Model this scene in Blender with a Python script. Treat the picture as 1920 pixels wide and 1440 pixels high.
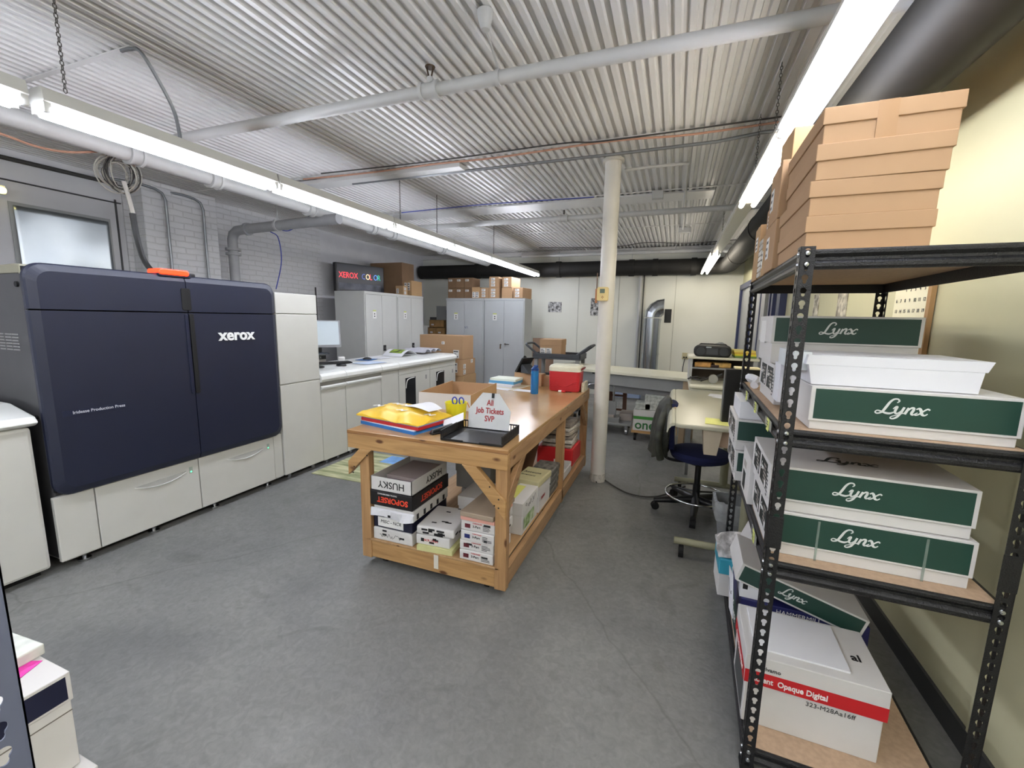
import bpy, math, random
from mathutils import Matrix, Vector, Euler
random.seed(7)
S = bpy.context.scene
for o in list(bpy.data.objects): bpy.data.objects.remove(o, do_unlink=True)
C = S.collection
R = math.radians
PI = math.pi

# ------------------------------------------------------------------ camera, world, exposure
yaw, pitch, roll = R(20.52956), R(-8.66197), R(1.10618)
f_ = Vector((-math.sin(yaw)*math.cos(pitch), math.cos(yaw)*math.cos(pitch), math.sin(pitch)))
r_ = Vector((math.cos(yaw), math.sin(yaw), 0)); u_ = r_.cross(f_)
r2 = r_*math.cos(roll) + u_*math.sin(roll); u2 = -r_*math.sin(roll) + u_*math.cos(roll)
cam = bpy.data.cameras.new('camera'); co = bpy.data.objects.new('camera', cam); C.objects.link(co)
co.matrix_world = Matrix(((r2.x, u2.x, -f_.x, 0), (r2.y, u2.y, -f_.y, 0), (r2.z, u2.z, -f_.z, 1.6), (0, 0, 0, 1)))
cam.sensor_width = 36; cam.sensor_fit = 'HORIZONTAL'; cam.lens = 804.07/1920*36; cam.clip_start = .02; cam.clip_end = 60
S.camera = co
w = bpy.data.worlds.new('world'); S.world = w; w.use_nodes = True
w.node_tree.nodes['Background'].inputs[0].default_value = (.8, .85, .9, 1)
w.node_tree.nodes['Background'].inputs[1].default_value = .3
S.view_settings.view_transform = 'Standard'
try: S.view_settings.look = 'None'
except Exception: pass
S.view_settings.gamma = 1; S.view_settings.use_curve_mapping = False
S.view_settings.exposure = 1.98
TUBE_POWER = 9.0

# ------------------------------------------------------------------ materials
def lin(h):
    h = h.lstrip('#'); c = [int(h[i:i+2], 16)/255 for i in (0, 2, 4)]
    return [x/12.92 if x <= .04045 else ((x+.055)/1.055)**2.4 for x in c] + [1]
MATS = {}
def mat(name, col, rough=.6, metal=0, var=.06, vs=6, bump=0, bs=40, emit=None, es=0, trans=0, coat=0, col2=None, stretch=None, alpha=1):
    if name in MATS: return MATS[name]
    m = bpy.data.materials.new(name); m.use_nodes = True; nt = m.node_tree; n = nt.nodes; L = nt.links
    b = n['Principled BSDF']; c = lin(col) if isinstance(col, str) else list(col)
    b.inputs['Roughness'].default_value = rough; b.inputs['Metallic'].default_value = metal
    b.inputs['Transmission Weight'].default_value = trans; b.inputs['Coat Weight'].default_value = coat
    b.inputs['Alpha'].default_value = alpha
    tc = n.new('ShaderNodeTexCoord'); mp = n.new('ShaderNodeMapping'); L.new(tc.outputs['Object'], mp.inputs[0])
    if stretch: mp.inputs['Scale'].default_value = stretch
    if var > 0 or col2:
        nz = n.new('ShaderNodeTexNoise'); nz.inputs['Scale'].default_value = vs; nz.inputs['Detail'].default_value = 6; L.new(mp.outputs[0], nz.inputs[0])
        cr = n.new('ShaderNodeValToRGB'); L.new(nz.outputs[0], cr.inputs[0])
        a = [max(0, x*(1-var)) for x in c[:3]] + [1]; d = lin(col2) if col2 else [min(1, x*(1+var)) for x in c[:3]] + [1]
        cr.color_ramp.elements[0].position = .35; cr.color_ramp.elements[1].position = .65
        cr.color_ramp.elements[0].color = a; cr.color_ramp.elements[1].color = d
        L.new(cr.outputs[0], b.inputs['Base Color'])
    else: b.inputs['Base Color'].default_value = c
    if bump:
        nb = n.new('ShaderNodeTexNoise'); nb.inputs['Scale'].default_value = bs; nb.inputs['Detail'].default_value = 4; L.new(tc.outputs['Object'], nb.inputs[0])
        bp = n.new('ShaderNodeBump'); bp.inputs['Strength'].default_value = bump; bp.inputs['Distance'].default_value = .01
        L.new(nb.outputs[0], bp.inputs['Height']); L.new(bp.outputs[0], b.inputs['Normal'])
    if emit:
        b.inputs['Emission Color'].default_value = lin(emit); b.inputs['Emission Strength'].default_value = es
    MATS[name] = m; return m

def wood_mat(name, c1, c2, axis, rough=.45):
    m = bpy.data.materials.new(name); m.use_nodes = True; nt = m.node_tree; n = nt.nodes; L = nt.links
    b = n['Principled BSDF']; b.inputs['Roughness'].default_value = rough
    tc = n.new('ShaderNodeTexCoord'); mp = n.new('ShaderNodeMapping'); L.new(tc.outputs['Object'], mp.inputs[0])
    sc = [14, 14, 14]; sc[axis] = 1.1; mp.inputs['Scale'].default_value = sc
    nz = n.new('ShaderNodeTexNoise'); nz.inputs['Scale'].default_value = 2.2; nz.inputs['Detail'].default_value = 8; nz.inputs['Distortion'].default_value = 1.2
    L.new(mp.outputs[0], nz.inputs[0]); cr = n.new('ShaderNodeValToRGB'); L.new(nz.outputs[0], cr.inputs[0])
    cr.color_ramp.elements[0].position = .3; cr.color_ramp.elements[1].position = .7
    cr.color_ramp.elements[0].color = lin(c1); cr.color_ramp.elements[1].color = lin(c2)
    # knots
    mk = n.new('ShaderNodeMapping'); L.new(tc.outputs['Object'], mk.inputs[0]); k = [9, 9, 9]; k[axis] = 4; mk.inputs['Scale'].default_value = k
    vo = n.new('ShaderNodeTexVoronoi'); vo.inputs['Scale'].default_value = 1.0; L.new(mk.outputs[0], vo.inputs[0])
    kr = n.new('ShaderNodeValToRGB'); kr.color_ramp.elements[0].position = .07; kr.color_ramp.elements[1].position = .14
    L.new(vo.outputs['Distance'], kr.inputs[0])
    mx = n.new('ShaderNodeMix'); mx.data_type = 'RGBA'; mx.inputs[6].default_value = lin('#5a3416')
    L.new(kr.outputs[0], mx.inputs[0]); L.new(cr.outputs[0], mx.inputs[7]); L.new(mx.outputs[2], b.inputs['Base Color'])
    MATS[name] = m; return m

white = mat('press_white', '#c6c6c0', .38, var=.015)
white2 = mat('press_white_edge', '#dcdedb', .3, var=.01)
navy = mat('press_navy', '#1d2236', .42, var=.03, bump=.03, bs=300)
darkgap = mat('dark_gap', '#0b0c0e', .7, var=0)
pgrey = mat('press_grey_side', '#4c4c4e', .4, metal=.3, var=.05)
black = mat('black_plastic', '#111214', .4, var=.02)
rubber = mat('black_rubber', '#0c0c0c', .8, var=.02)
steel = mat('bright_steel', '#b9bcbf', .25, metal=1, var=.03)
chrome = mat('chrome', '#d8dadc', .12, metal=1, var=0)
dsteel = mat('dull_steel', '#8e9194', .4, metal=.8, var=.05)
hammer = mat('black_hammered_paint', '#17171a', .33, metal=.1, var=.03, bump=.35, bs=260)
kraft = mat('kraft_card', '#ae8c69', .75, var=.03, vs=3)
kraftd = mat('kraft_card_dark', '#84694f', .8, var=.04)
krafty = mat('kraft_card_tan', '#b5946c', .8, var=.03)
tape = mat('kraft_tape', '#a8845f', .35, var=.02)
card = mat('white_card', '#cfcdcb', .6, var=.02)
cardg = mat('grey_card', '#a39b95', .75, var=.03)
paper = mat('white_paper', '#dcdde2', .7, var=.015)
label = mat('label_white', '#e6e6e4', .5, var=0)
ink = mat('ink_black', '#151517', .6, var=0)
inkg = mat('ink_grey', '#4a4c4c', .6, var=.1, vs=60)
lynxg = mat('lynx_green', '#1f4038', .45, var=.02)
lynxd = mat('lynx_label_dark', '#232a29', .5, var=.1, vs=40)
sticky = mat('sticky_yellow_green', '#d6dc7c', .7, var=.03)
shelfb = mat('particle_board', '#b59a80', .75, var=.08, vs=60)
red = mat('box_red', '#c21d24', .5, var=.02)
cabg = mat('cabinet_grey', '#b7bbbe', .4, var=.015)
cabl = mat('cabinet_light_grey', '#c4c5c2', .45, var=.015)
pipew = mat('pipe_white', '#bcbdbd', .4, var=.04, vs=4)
ductb = mat('black_duct', '#1e1d1b', .7, var=.15, vs=3)
colm = mat('column_paint', '#cfccc4', .4, var=.03)
yel = mat('yellow_plastic', '#e8d93a', .4, var=.02)
bluep = mat('blue_plastic', '#1c78b8', .3, var=.02)
cream = mat('cream_laminate', '#d3d1bd', .3, var=.02)
gmet = mat('grey_metal', '#8a8c8c', .45, var=.03)
dkblue = mat('door_frame_blue', '#2b3358', .35, var=.03)
fab_blue = mat('navy_fabric', '#151c46', .9, var=.1, vs=200)
ply = mat('table_laminate', '#aa8558', .2, var=.05, vs=3, col2='#b39065')
hdb = mat('brown_hardboard', '#6b4a30', .7, var=.05)
woodx = wood_mat('pine_x', '#9f784a', '#bf9865', 0)
woody = wood_mat('pine_y', '#8f6d49', '#ae8b64', 1)
woodz = wood_mat('pine_z', '#96704a', '#b58f62', 2)

# ------------------------------------------------------------------ mesh builder
class MB:
    def __init__(s): s.v = []; s.f = []; s.mi = []
    def add(s, vs, fs, mi=0):
        k = len(s.v); s.v += [tuple(v) for v in vs]; s.f += [tuple(i+k for i in f) for f in fs]; s.mi += [mi]*len(fs); return s
    def box(s, x0, x1, y0, y1, z0, z1, mi=0):
        return s.add([(x0,y0,z0),(x1,y0,z0),(x1,y1,z0),(x0,y1,z0),(x0,y0,z1),(x1,y0,z1),(x1,y1,z1),(x0,y1,z1)],
                     [(0,3,2,1),(4,5,6,7),(0,1,5,4),(1,2,6,5),(2,3,7,6),(3,0,4,7)], mi)
    def hexa(s, bot, top, mi=0):
        return s.add(list(bot)+list(top), [(0,3,2,1),(4,5,6,7),(0,1,5,4),(1,2,6,5),(2,3,7,6),(3,0,4,7)], mi)
    def loft(s, rings, closed=True, caps=True, mi=0):
        n = len(rings[0]); vs = [p for r in rings for p in r]; fs = []
        for i in range(len(rings)-1):
            for j in range(n if closed else n-1):
                a = i*n+j; b = i*n+(j+1) % n; fs.append((a, b, b+n, a+n))
        if caps and closed: fs += [tuple(range(n-1, -1, -1)), tuple(range((len(rings)-1)*n, len(rings)*n))]
        return s.add(vs, fs, mi)
    def cyl(s, p, q, r, n=16, r2=None, mi=0):
        return s.tube([p, q], r, n, mi, radii=[r, r if r2 is None else r2])
    def tube(s, pts, r, n=8, mi=0, radii=None, smooth=0, close=False):
        P = [Vector(p) for p in pts]
        if smooth: P = crom(P, smooth)
        if radii is None or len(radii) != len(P): radii = [r]*len(P)
        rings = []; t0 = (P[1]-P[0]).normalized(); a = t0.orthogonal().normalized()
        for i, p in enumerate(P):
            t = (P[min(i+1, len(P)-1)]-P[max(i-1, 0)]).normalized()
            a = (a - t*a.dot(t)); a = a.normalized() if a.length > 1e-6 else t.orthogonal().normalized(); b = t.cross(a)
            rings.append([p + (a*math.cos(2*PI*k/n) + b*math.sin(2*PI*k/n))*radii[i] for k in range(n)])
        return s.loft(rings, mi=mi)
    def lathe(s, prof, n=24, c=(0,0,0), mi=0):
        rings = [[(c[0]+r*math.cos(2*PI*k/n), c[1]+r*math.sin(2*PI*k/n), c[2]+z) for k in range(n)] for r, z in prof]
        return s.loft(rings, mi=mi)
    def prism(s, poly, h0, h1, ax='z', mi=0):
        def P(a, b, h): return {'z': (a, b, h), 'y': (a, h, b), 'x': (h, a, b)}[ax]
        return s.loft([[P(a, b, h0) for a, b in poly], [P(a, b, h1) for a, b in poly]], mi=mi)
    def slab(s, o, ux, uy, x0, x1, y0, y1, t0=0, t1=.0008, mi=0):
        o = Vector(o); ux = Vector(ux); uy = Vector(uy); n = ux.cross(uy)
        P = lambda a, b, t: o+ux*a+uy*b+n*t
        return s.hexa([P(x0,y0,t0),P(x1,y0,t0),P(x1,y1,t0),P(x0,y1,t0)], [P(x0,y0,t1),P(x1,y0,t1),P(x1,y1,t1),P(x0,y1,t1)], mi)
    def obj(s, name, m, parent=None, bevel=0, smooth=False, loc=None, rot=None, seg=2):
        me = bpy.data.meshes.new(name); me.from_pydata(s.v, [], s.f); me.validate()
        ms = m if isinstance(m, (list, tuple)) else [m]
        for x in ms: me.materials.append(x)
        if len(ms) > 1 and len(me.polygons) == len(s.mi):
            for p, i in zip(me.polygons, s.mi): p.material_index = i
        import bmesh
        bm = bmesh.new(); bm.from_mesh(me); bmesh.ops.recalc_face_normals(bm, faces=bm.faces); bm.to_mesh(me); bm.free()
        o = bpy.data.objects.new(name, me); C.objects.link(o)
        if parent: o.parent = parent
        if loc is not None: o.location = loc
        if rot is not None: o.rotation_euler = rot
        if bevel:
            b = o.modifiers.new('bevel', 'BEVEL'); b.width = bevel; b.segments = seg; b.limit_method = 'ANGLE'; b.angle_limit = R(35)
        if smooth:
            me.shade_smooth() if hasattr(me, 'shade_smooth') else None
            try: me.set_sharp_from_angle(angle=R(40))
            except Exception: pass
        return o
def crom(P, k):
    out = []
    for i in range(len(P)-1):
        p0 = P[max(i-1, 0)]; p1 = P[i]; p2 = P[i+1]; p3 = P[min(i+2, len(P)-1)]
        for j in range(k):
            t = j/k; out.append(.5*((2*p1)+(p2-p0)*t+(2*p0-5*p1+4*p2-p3)*t*t+(3*p1-p0-3*p2+p3)*t**3))
    out.append(P[-1]); return out
def rrect(x0, x1, y0, y1, r, n=6):
    pts = []
    for cx, cy, a in ((x1-r, y1-r, 0), (x0+r, y1-r, 90), (x0+r, y0+r, 180), (x1-r, y0+r, 270)):
        for i in range(n+1):
            t = R(a+90*i/n); pts.append((cx+r*math.cos(t), cy+r*math.sin(t)))
    return pts
def T(name, lab, cat, loc=(0,0,0), rz=0, group=None, rot=None):
    o = bpy.data.objects.new(name, None); C.objects.link(o); o.empty_display_size = .1; o.location = loc
    o.rotation_euler = rot if rot else (0, 0, rz); o['label'] = lab; o['category'] = cat
    if group: o['group'] = group
    return o
def tag(o, lab, cat, group=None, kind=None):
    o['label'] = lab; o['category'] = cat
    if group: o['group'] = group
    if kind: o['kind'] = kind
    return o
def struct(o, lab=None):
    o['kind'] = 'structure'
    if lab: o['label'] = lab
    return o
FACE = {'front': lambda w, d, h: ((0,0,0), (1,0,0), (0,0,1)), 'left': lambda w, d, h: ((0,d,0), (0,-1,0), (0,0,1)),
        'right': lambda w, d, h: ((w,0,0), (0,1,0), (0,0,1)), 'top': lambda w, d, h: ((0,0,h), (1,0,0), (0,1,0)),
        'back': lambda w, d, h: ((w,d,0), (-1,0,0), (0,0,1))}
def decal(parent, name, m, fr, x0, x1, y0, y1, t=.0008, t0=0.0, lab=None):
    o = MB().slab(fr[0], fr[1], fr[2], x0, x1, y0, y1, t0, t0+t).obj(name, m, parent)
    if lab: o['label'] = lab
    return o
def text(parent, s, fr, x, y, size, m, t=.0006, lift=.001, bold=0, shear=0, sx=1, flip=False, name='lettering', align='LEFT', rotdeg=0):
    cu = bpy.data.curves.new('t', 'FONT'); cu.body = s; cu.size = size; cu.extrude = t; cu.offset = bold*size; cu.shear = shear; cu.align_x = align
    cu.resolution_u = 3
    tmp = bpy.data.objects.new('t', cu); me = bpy.data.meshes.new_from_object(tmp); bpy.data.objects.remove(tmp); bpy.data.curves.remove(cu)
    me.name = name; me.materials.clear(); me.materials.append(m)
    o_, ux, uy = Vector(fr[0]), Vector(fr[1]), Vector(fr[2]); n = ux.cross(uy)
    if rotdeg:
        a = R(rotdeg); ux, uy = ux*math.cos(a)+uy*math.sin(a), -ux*math.sin(a)+uy*math.cos(a)
    if flip: dx, dy = -ux, -uy
    else: dx, dy = ux, uy
    base = o_ + Vector(fr[1])*x + Vector(fr[2])*y + n*lift
    M = Matrix(((dx.x*sx, dy.x, n.x, base.x), (dx.y*sx, dy.y, n.y, base.y), (dx.z*sx, dy.z, n.z, base.z), (0,0,0,1)))
    me.transform(M)
    o = bpy.data.objects.new(name, me); C.objects.link(o); o.parent = parent
    return o
# hand drawn script word, unit height about 1, width about 3.3
LYNX = [
 [(1.02,.86,.03),(1.12,.98,.05),(1.02,1.12,.05),(.80,1.10,.06),(.62,.88,.075),(.48,.50,.085),(.34,.16,.075),(.16,.02,.05),(.0,.02,.045),(-.06,.12,.04),(.04,.22,.04),(.24,.18,.05),(.52,.08,.07),(.78,.06,.07),(.98,.16,.045)],
 [(.90,.40,.03),(1.02,.56,.05),(1.10,.56,.07),(1.06,.36,.08),(1.06,.16,.07),(1.18,.09,.05),(1.34,.24,.035),(1.46,.46,.03)],
 [(1.50,.58,.07),(1.40,.20,.08),(1.26,-.14,.07),(1.06,-.30,.05),(.90,-.28,.04),(.92,-.16,.03),(1.20,-.02,.03),(1.55,.16,.03)],
 [(1.62,.08,.08),(1.76,.56,.08)],
 [(1.70,.30,.03),(1.88,.54,.06),(2.02,.56,.07),(2.04,.42,.08),(1.98,.18,.08),(2.08,.08,.05),(2.30,.26,.03)],
 [(2.18,.48,.04),(2.34,.56,.07),(2.46,.40,.085),(2.56,.16,.08),(2.72,.10,.05),(2.86,.22,.03)],
 [(2.92,.48,.05),(2.80,.56,.05),(2.62,.42,.05),(2.40,.16,.05),(2.22,.08,.05),(2.14,.16,.04)]]
def lynx_logo(parent, fr, x, y, size, m, name='lettering', lift=.0012, sy=1):
    o_, ux, uy = Vector(fr[0]), Vector(fr[1]), Vector(fr[2]); n = ux.cross(uy); mb = MB()
    for si, st in enumerate(LYNX):
        P = crom([Vector((a*size, b*size, w*size)) for a, b, w in st], 5)
        L = []; Rr = []
        for i, p in enumerate(P):
            t = (P[min(i+1, len(P)-1)]-P[max(0, i-1)]); t = Vector((t.x, t.y)).normalized(); q = Vector((-t.y, t.x))
            L.append((p.x+q.x*p.z, p.y+q.y*p.z)); Rr.append((p.x-q.x*p.z, p.y-q.y*p.z))
        W = lambda a, h: o_+ux*(x+a[0]+.12*a[1])+uy*(y+a[1]*sy)+n*(lift+h+si*.00003)
        rings = [[W(L[i], 0), W(Rr[i], 0), W(Rr[i], .0005), W(L[i], .0005)] for i in range(len(P))]
        mb.loft(rings)
    return mb.obj(name, m, parent)
def scribble(parent, fr, x, y, w, h, m, name='handwriting', seed=1, r=.0012):
    rnd = random.Random(seed); o_, ux, uy = Vector(fr[0]), Vector(fr[1]), Vector(fr[2]); n = ux.cross(uy)
    k = max(6, int(w/h*4)); pts = []
    for i in range(k): pts.append(o_+ux*(x+w*i/(k-1)+rnd.uniform(-.2, .2)*h)+uy*(y+h*rnd.random())+n*.0008)
    return MB().tube(pts, r, 4, smooth=4).obj(name, m, parent)
def lines(parent, fr, x0, x1, y0, y1, k, m, name='printed_lines', seed=1):
    rnd = random.Random(seed); mb = MB(); hh = (y1-y0)/k
    for i in range(k):
        mb.slab(fr[0], fr[1], fr[2], x0, x0+(x1-x0)*rnd.uniform(.5, 1), y0+i*hh+hh*.25, y0+i*hh+hh*.7, .0008, .0012)
    return mb.obj(name, m, parent)

# ------------------------------------------------------------------ setting
XL, XR, YB, YF, ZC = -5.85, 1.14, 9.3, -3.0, 3.05
def floor_mat():
    m = bpy.data.materials.new('concrete_floor'); m.use_nodes = True; nt = m.node_tree; n = nt.nodes; L = nt.links; b = n['Principled BSDF']
    tc = n.new('ShaderNodeTexCoord')
    def noise(s, d, dist=0):
        z = n.new('ShaderNodeTexNoise'); z.inputs['Scale'].default_value = s; z.inputs['Detail'].default_value = d; z.inputs['Distortion'].default_value = dist; L.new(tc.outputs['Object'], z.inputs[0]); return z
    def ramp(src, p0, c0, p1, c1):
        r = n.new('ShaderNodeValToRGB'); L.new(src, r.inputs[0]); e = r.color_ramp.elements; e[0].position = p0; e[0].color = c0; e[1].position = p1; e[1].color = c1; return r
    def mul(a, b_, f=1):
        x = n.new('ShaderNodeMix'); x.data_type = 'RGBA'; x.blend_type = 'MULTIPLY'; x.inputs[0].default_value = f; L.new(a, x.inputs[6]); L.new(b_, x.inputs[7]); return x.outputs[2]
    a = ramp(noise(1.1, 8, .6).outputs[0], .3, lin('#6c6d6c'), .7, lin('#828280'))
    g = ramp(noise(28, 10, 1).outputs[0], .3, (.72, .72, .72, 1), .7, (1.15, 1.15, 1.14, 1))
    st = ramp(noise(2.3, 10, 2.5).outputs[0], .24, (.62, .62, .6, 1), .38, (1, 1, 1, 1))
    # cracks
    nz = noise(1.5, 4); mx = n.new('ShaderNodeMix'); mx.data_type = 'RGBA'; mx.inputs[0].default_value = .22; L.new(tc.outputs['Object'], mx.inputs[6]); L.new(nz.outputs[1], mx.inputs[7])
    vo = n.new('ShaderNodeTexVoronoi'); vo.feature = 'DISTANCE_TO_EDGE'; vo.inputs['Scale'].default_value = .55; L.new(mx.outputs[2], vo.inputs[0])
    ck = ramp(vo.outputs[0], .0012, (.6, .59, .57, 1), .004, (1, 1, 1, 1))
    c = mul(a.outputs[0], g.outputs[0], .6); c = mul(c, st.outputs[0], .7); c = mul(c, ck.outputs[0], .6)
    L.new(c, b.inputs['Base Color']); b.inputs['Roughness'].default_value = .5
    rr = ramp(noise(3, 6, 1).outputs[0], .3, (.38, .38, .38, 1), .7, (.6, .6, .6, 1)); L.new(rr.outputs[0], b.inputs['Roughness'])
    bp = n.new('ShaderNodeBump'); bp.inputs['Strength'].default_value = .15; bp.inputs['Distance'].default_value = .01; L.new(noise(60, 6).outputs[0], bp.inputs['Height']); L.new(bp.outputs[0], b.inputs['Normal'])
    return m
struct(MB().box(XL-.3, XR+.3, YF-.3, YB+.3, -.1, 0).obj('floor', floor_mat()), 'stained grey concrete floor')
def brick_mat():
    m = bpy.data.materials.new('painted_brick'); m.use_nodes = True; nt = m.node_tree; n = nt.nodes; L = nt.links; b = n['Principled BSDF']
    tc = n.new('ShaderNodeTexCoord'); sp = n.new('ShaderNodeSeparateXYZ'); cb = n.new('ShaderNodeCombineXYZ'); L.new(tc.outputs['Object'], sp.inputs[0])
    ad = n.new('ShaderNodeMath'); L.new(sp.outputs[0], ad.inputs[0]); L.new(sp.outputs[1], ad.inputs[1]); L.new(ad.outputs[0], cb.inputs[0]); L.new(sp.outputs[2], cb.inputs[1])
    nz = n.new('ShaderNodeTexNoise'); nz.inputs['Scale'].default_value = 5; L.new(tc.outputs['Object'], nz.inputs[0])
    mx = n.new('ShaderNodeMix'); mx.data_type = 'RGBA'; mx.inputs[0].default_value = .03; L.new(cb.outputs[0], mx.inputs[6]); L.new(nz.outputs[1], mx.inputs[7])
    br = n.new('ShaderNodeTexBrick'); br.inputs['Scale'].default_value = 1; br.inputs['Brick Width'].default_value = .21; br.inputs['Row Height'].default_value = .068
    br.inputs['Mortar Size'].default_value = .008; br.inputs['Mortar Smooth'].default_value = .6; L.new(mx.outputs[2], br.inputs[0])
    br.inputs['Color1'].default_value = lin('#cfcfd1'); br.inputs['Color2'].default_value = lin('#cacacc'); br.inputs['Mortar'].default_value = lin('#c2c2c3')
    L.new(br.outputs[0], b.inputs['Base Color']); b.inputs['Roughness'].default_value = .55
    bp = n.new('ShaderNodeBump'); bp.invert = True; bp.inputs['Strength'].default_value = .45; bp.inputs['Distance'].default_value = .015; L.new(br.outputs['Fac'], bp.inputs['Height'])
    nb = n.new('ShaderNodeTexNoise'); nb.inputs['Scale'].default_value = 25; L.new(tc.outputs['Object'], nb.inputs[0])
    b2 = n.new('ShaderNodeBump'); b2.inputs['Strength'].default_value = .4; b2.inputs['Distance'].default_value = .01; L.new(nb.outputs[0], b2.inputs['Height']); L.new(bp.outputs[0], b2.inputs['Normal'])
    L.new(b2.outputs[0], b.inputs['Normal']); return m
brick = brick_mat()
plaster = mat('grey_plaster', '#cbcbce', .5, var=.05, vs=2, bump=.3, bs=12)
wallback = mat('white_green_paint', '#dedfd6', .5, var=.02, vs=1.5)
wallyel = mat('pale_yellow_paint', '#c2bf9e', .6, var=.03, vs=1.2, bump=.08, bs=20)
struct(MB().box(XL-.2, XL, YF, YB+.2, 0, ZC+.1).obj('wall_left', plaster))
struct(MB().box(XL, XR+.2, YB, YB+.2, 0, ZC+.1).obj('wall_back', wallback))
struct(MB().box(XR, XR+.2, YF, YB, 0, ZC+.1).obj('wall_right', wallyel))
struct(MB().box(XL, XR, YF-.2, YF, 0, ZC+.1).obj('wall_front', wallback))
struct(MB().box(XR-.014, XR, YF, 5.3, 0, .1).obj('baseboard_right', mat('baseboard_dark', '#3c3d3e', .5)))
# brick facing and pilaster on the left wall
struct(MB().box(XL, XL+.02, 3.15, 6.0, 0, ZC).obj('trim_1', brick), 'white painted brick section of the left wall')
struct(MB().box(XL+.02, -5.58, 3.2, 4.03, 0, ZC).obj('trim_2', brick, bevel=.01), 'white painted brick pier on the left wall')
# corrugated ceiling
mb = MB(); p = .07; x = XL-.1; ring = []
while x < XR+.1:
    ring += [(x, ZC+.022), (x+.025, ZC+.022), (x+.033, ZC), (x+.062, ZC)]; x += p
ring.append((x, ZC+.022))
mb.loft([[(a, YF-.1, b) for a, b in ring], [(a, YB+.1, b) for a, b in ring]], closed=False)
ceilm = mat('ceiling_paint', '#d3d3d3', .28, var=.05, vs=1.3)
struct(mb.obj('ceiling', ceilm), 'white painted corrugated metal ceiling')
for i, (xe, y) in enumerate(((XR, -.2), (-2.92, 1.69), (XR, 3.74), (XR, 5.3), (XR, 7.2))):
    struct(MB().box(XL, xe, y, y+.03, ZC-.006, ZC).obj('trim_%d' % (i+3), ceilm), 'flat painted joist strip across the ceiling')
struct(MB().box(XL, XR, YB-.1, YB, ZC-.09, ZC-.002).obj('trim_8', ceilm))
struct(MB().box(-4.6, -2.0, 3.82, 4.0, ZC-.05, ZC-.013).obj('trim_9', ceilm), 'shallow painted box beam under the ceiling')
struct(MB().box(-4.0, .3, 5.4, 5.75, ZC-.02, ZC).obj('trim_10', ceilm))
# wall panels joints on the back wall
for i, x in enumerate((-2.0, -1.15, -.05)):
    struct(MB().box(x, x+.012, YB-.006, YB, 0, 2.7).obj('trim_%d' % (11+i), mat('joint_strip', '#b4b6ab', .5)))
struct(MB().box(XR-.01, XR, 1.9, 1.925, 0, ZC).obj('trim_15', wallyel))

# ------------------------------------------------------------------ lights
tube_cool = mat('tube_cool', '#ffffff', .4, var=0, emit='#eef2ff', es=TUBE_POWER)
tube_warm = mat('tube_warm', '#ffffff', .4, var=0, emit='#fff4e0', es=TUBE_POWER)
fixm = mat('fixture_white', '#c9c9c4', .35, var=.01)
def fixture(x, y0, y1, z, lit, lab, tube=tube_cool, ntube=1):
    t = T('fluorescent_light', lab, 'ceiling light', (x, (y0+y1)/2, z), group=None); h = (y1-y0)/2
    MB().prism([(-.062, .035), (-.05, .028), (.05, .028), (.062, .035), (.045, .095), (-.045, .095)], -h+.002, h-.002, 'y').obj('housing', fixm, t, .003)
    if lit:
        for s in (-1, 1):
            for k in range(ntube):
                a = -h+k*2*h/ntube+.03; b = a+2*h/ntube-.06
                MB().cyl((s*.043, a, 0), (s*.043, b, 0), .018, 14).obj('tube', tube, t, smooth=True)
                [MB().box(s*.043-.012, s*.043+.012, q, q+.025, -.012, .03).obj('lamp_holder', fixm, t) for q in (a-.025, b)]
    return t
LX = -2.79
ys = [-2.46, -1.24, -.02]
fixture(LX, -2.46, -1.24, 2.5, 1, 'lit ceiling light of the left row, out of view behind', tube_cool)
fixture(LX, -1.22, .0, 2.5, 1, 'lit ceiling light of the left row, second one out of view', tube_cool)
fixture(LX, .0, 1.17, 2.5, 1, 'lit fluorescent tube light cut off at the left edge of the photo', tube_cool)
nm = ['above the press, longest looking light of the left row', 'second lit light of the left row, above the low press modules', 'third lit light of the left row, beside the hanging chains', 'fourth lit light of the left row', 'last lit pair of tubes of the left row, in front of the grey cabinets']
for i, (a, b) in enumerate(((1.21, 2.45), (2.46, 3.82), (3.83, 5.09), (5.1, 6.3), (6.31, 8.82))):
    fixture(LX, a, b, 2.5, 1, 'lit fluorescent tube light '+nm[i] if i == 0 else nm[i]+', fluorescent', tube_cool, 2 if i == 4 else 1)
RX = .455
for i, xx in enumerate((-4.6, -1.2, .2)): fixture(xx, -2.9, -.6, 2.75, 1, ['leftmost', 'middle', 'rightmost'][i]+' added fill light, unseen behind the camera', tube_cool, 2)  # unseen fill fixtures, added to brighten the box faces turned to the camera
fixture(RX, -2.2, .18, 2.5, 1, 'lit ceiling light of the right row, out of view behind', tube_warm, 2)
fixture(RX, .2, 2.55, 2.5, 1, 'big bright fluorescent light at the top above the kraft boxes', tube_cool, 2)
fixture(RX, 2.57, 3.93, 2.5, 1, 'warm lit fluorescent light just behind the bright near one', tube_warm)
fixture(RX, 3.95, 6.52, 2.5, 0, 'white unlit light housing of the right row, without tubes')
fixture(RX-.02, 6.54, 8.92, 2.5, 1, 'small lit pair of tubes at the far end of the right row', tube_warm, 2)
chm = mat('chain_metal', '#565450', .5, metal=.5)
def chain(x, y, z0, z1, lab):
    mb = MB(); z = z1; k = 0
    while z > z0+.02:
        c = [(0, .012), (.006, .006), (.006, -.006), (0, -.012), (-.006, -.006), (-.006, .006), (0, .012)]
        mb.tube([(x+(a if k % 2 else 0), y+(0 if k % 2 else a), z-.012+b) for a, b in c], .0022, 5); z -= .019; k += 1
    tag(mb.obj('hanging_chain', chm), lab, 'chain', 'hanging chains for ceiling lights')
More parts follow.
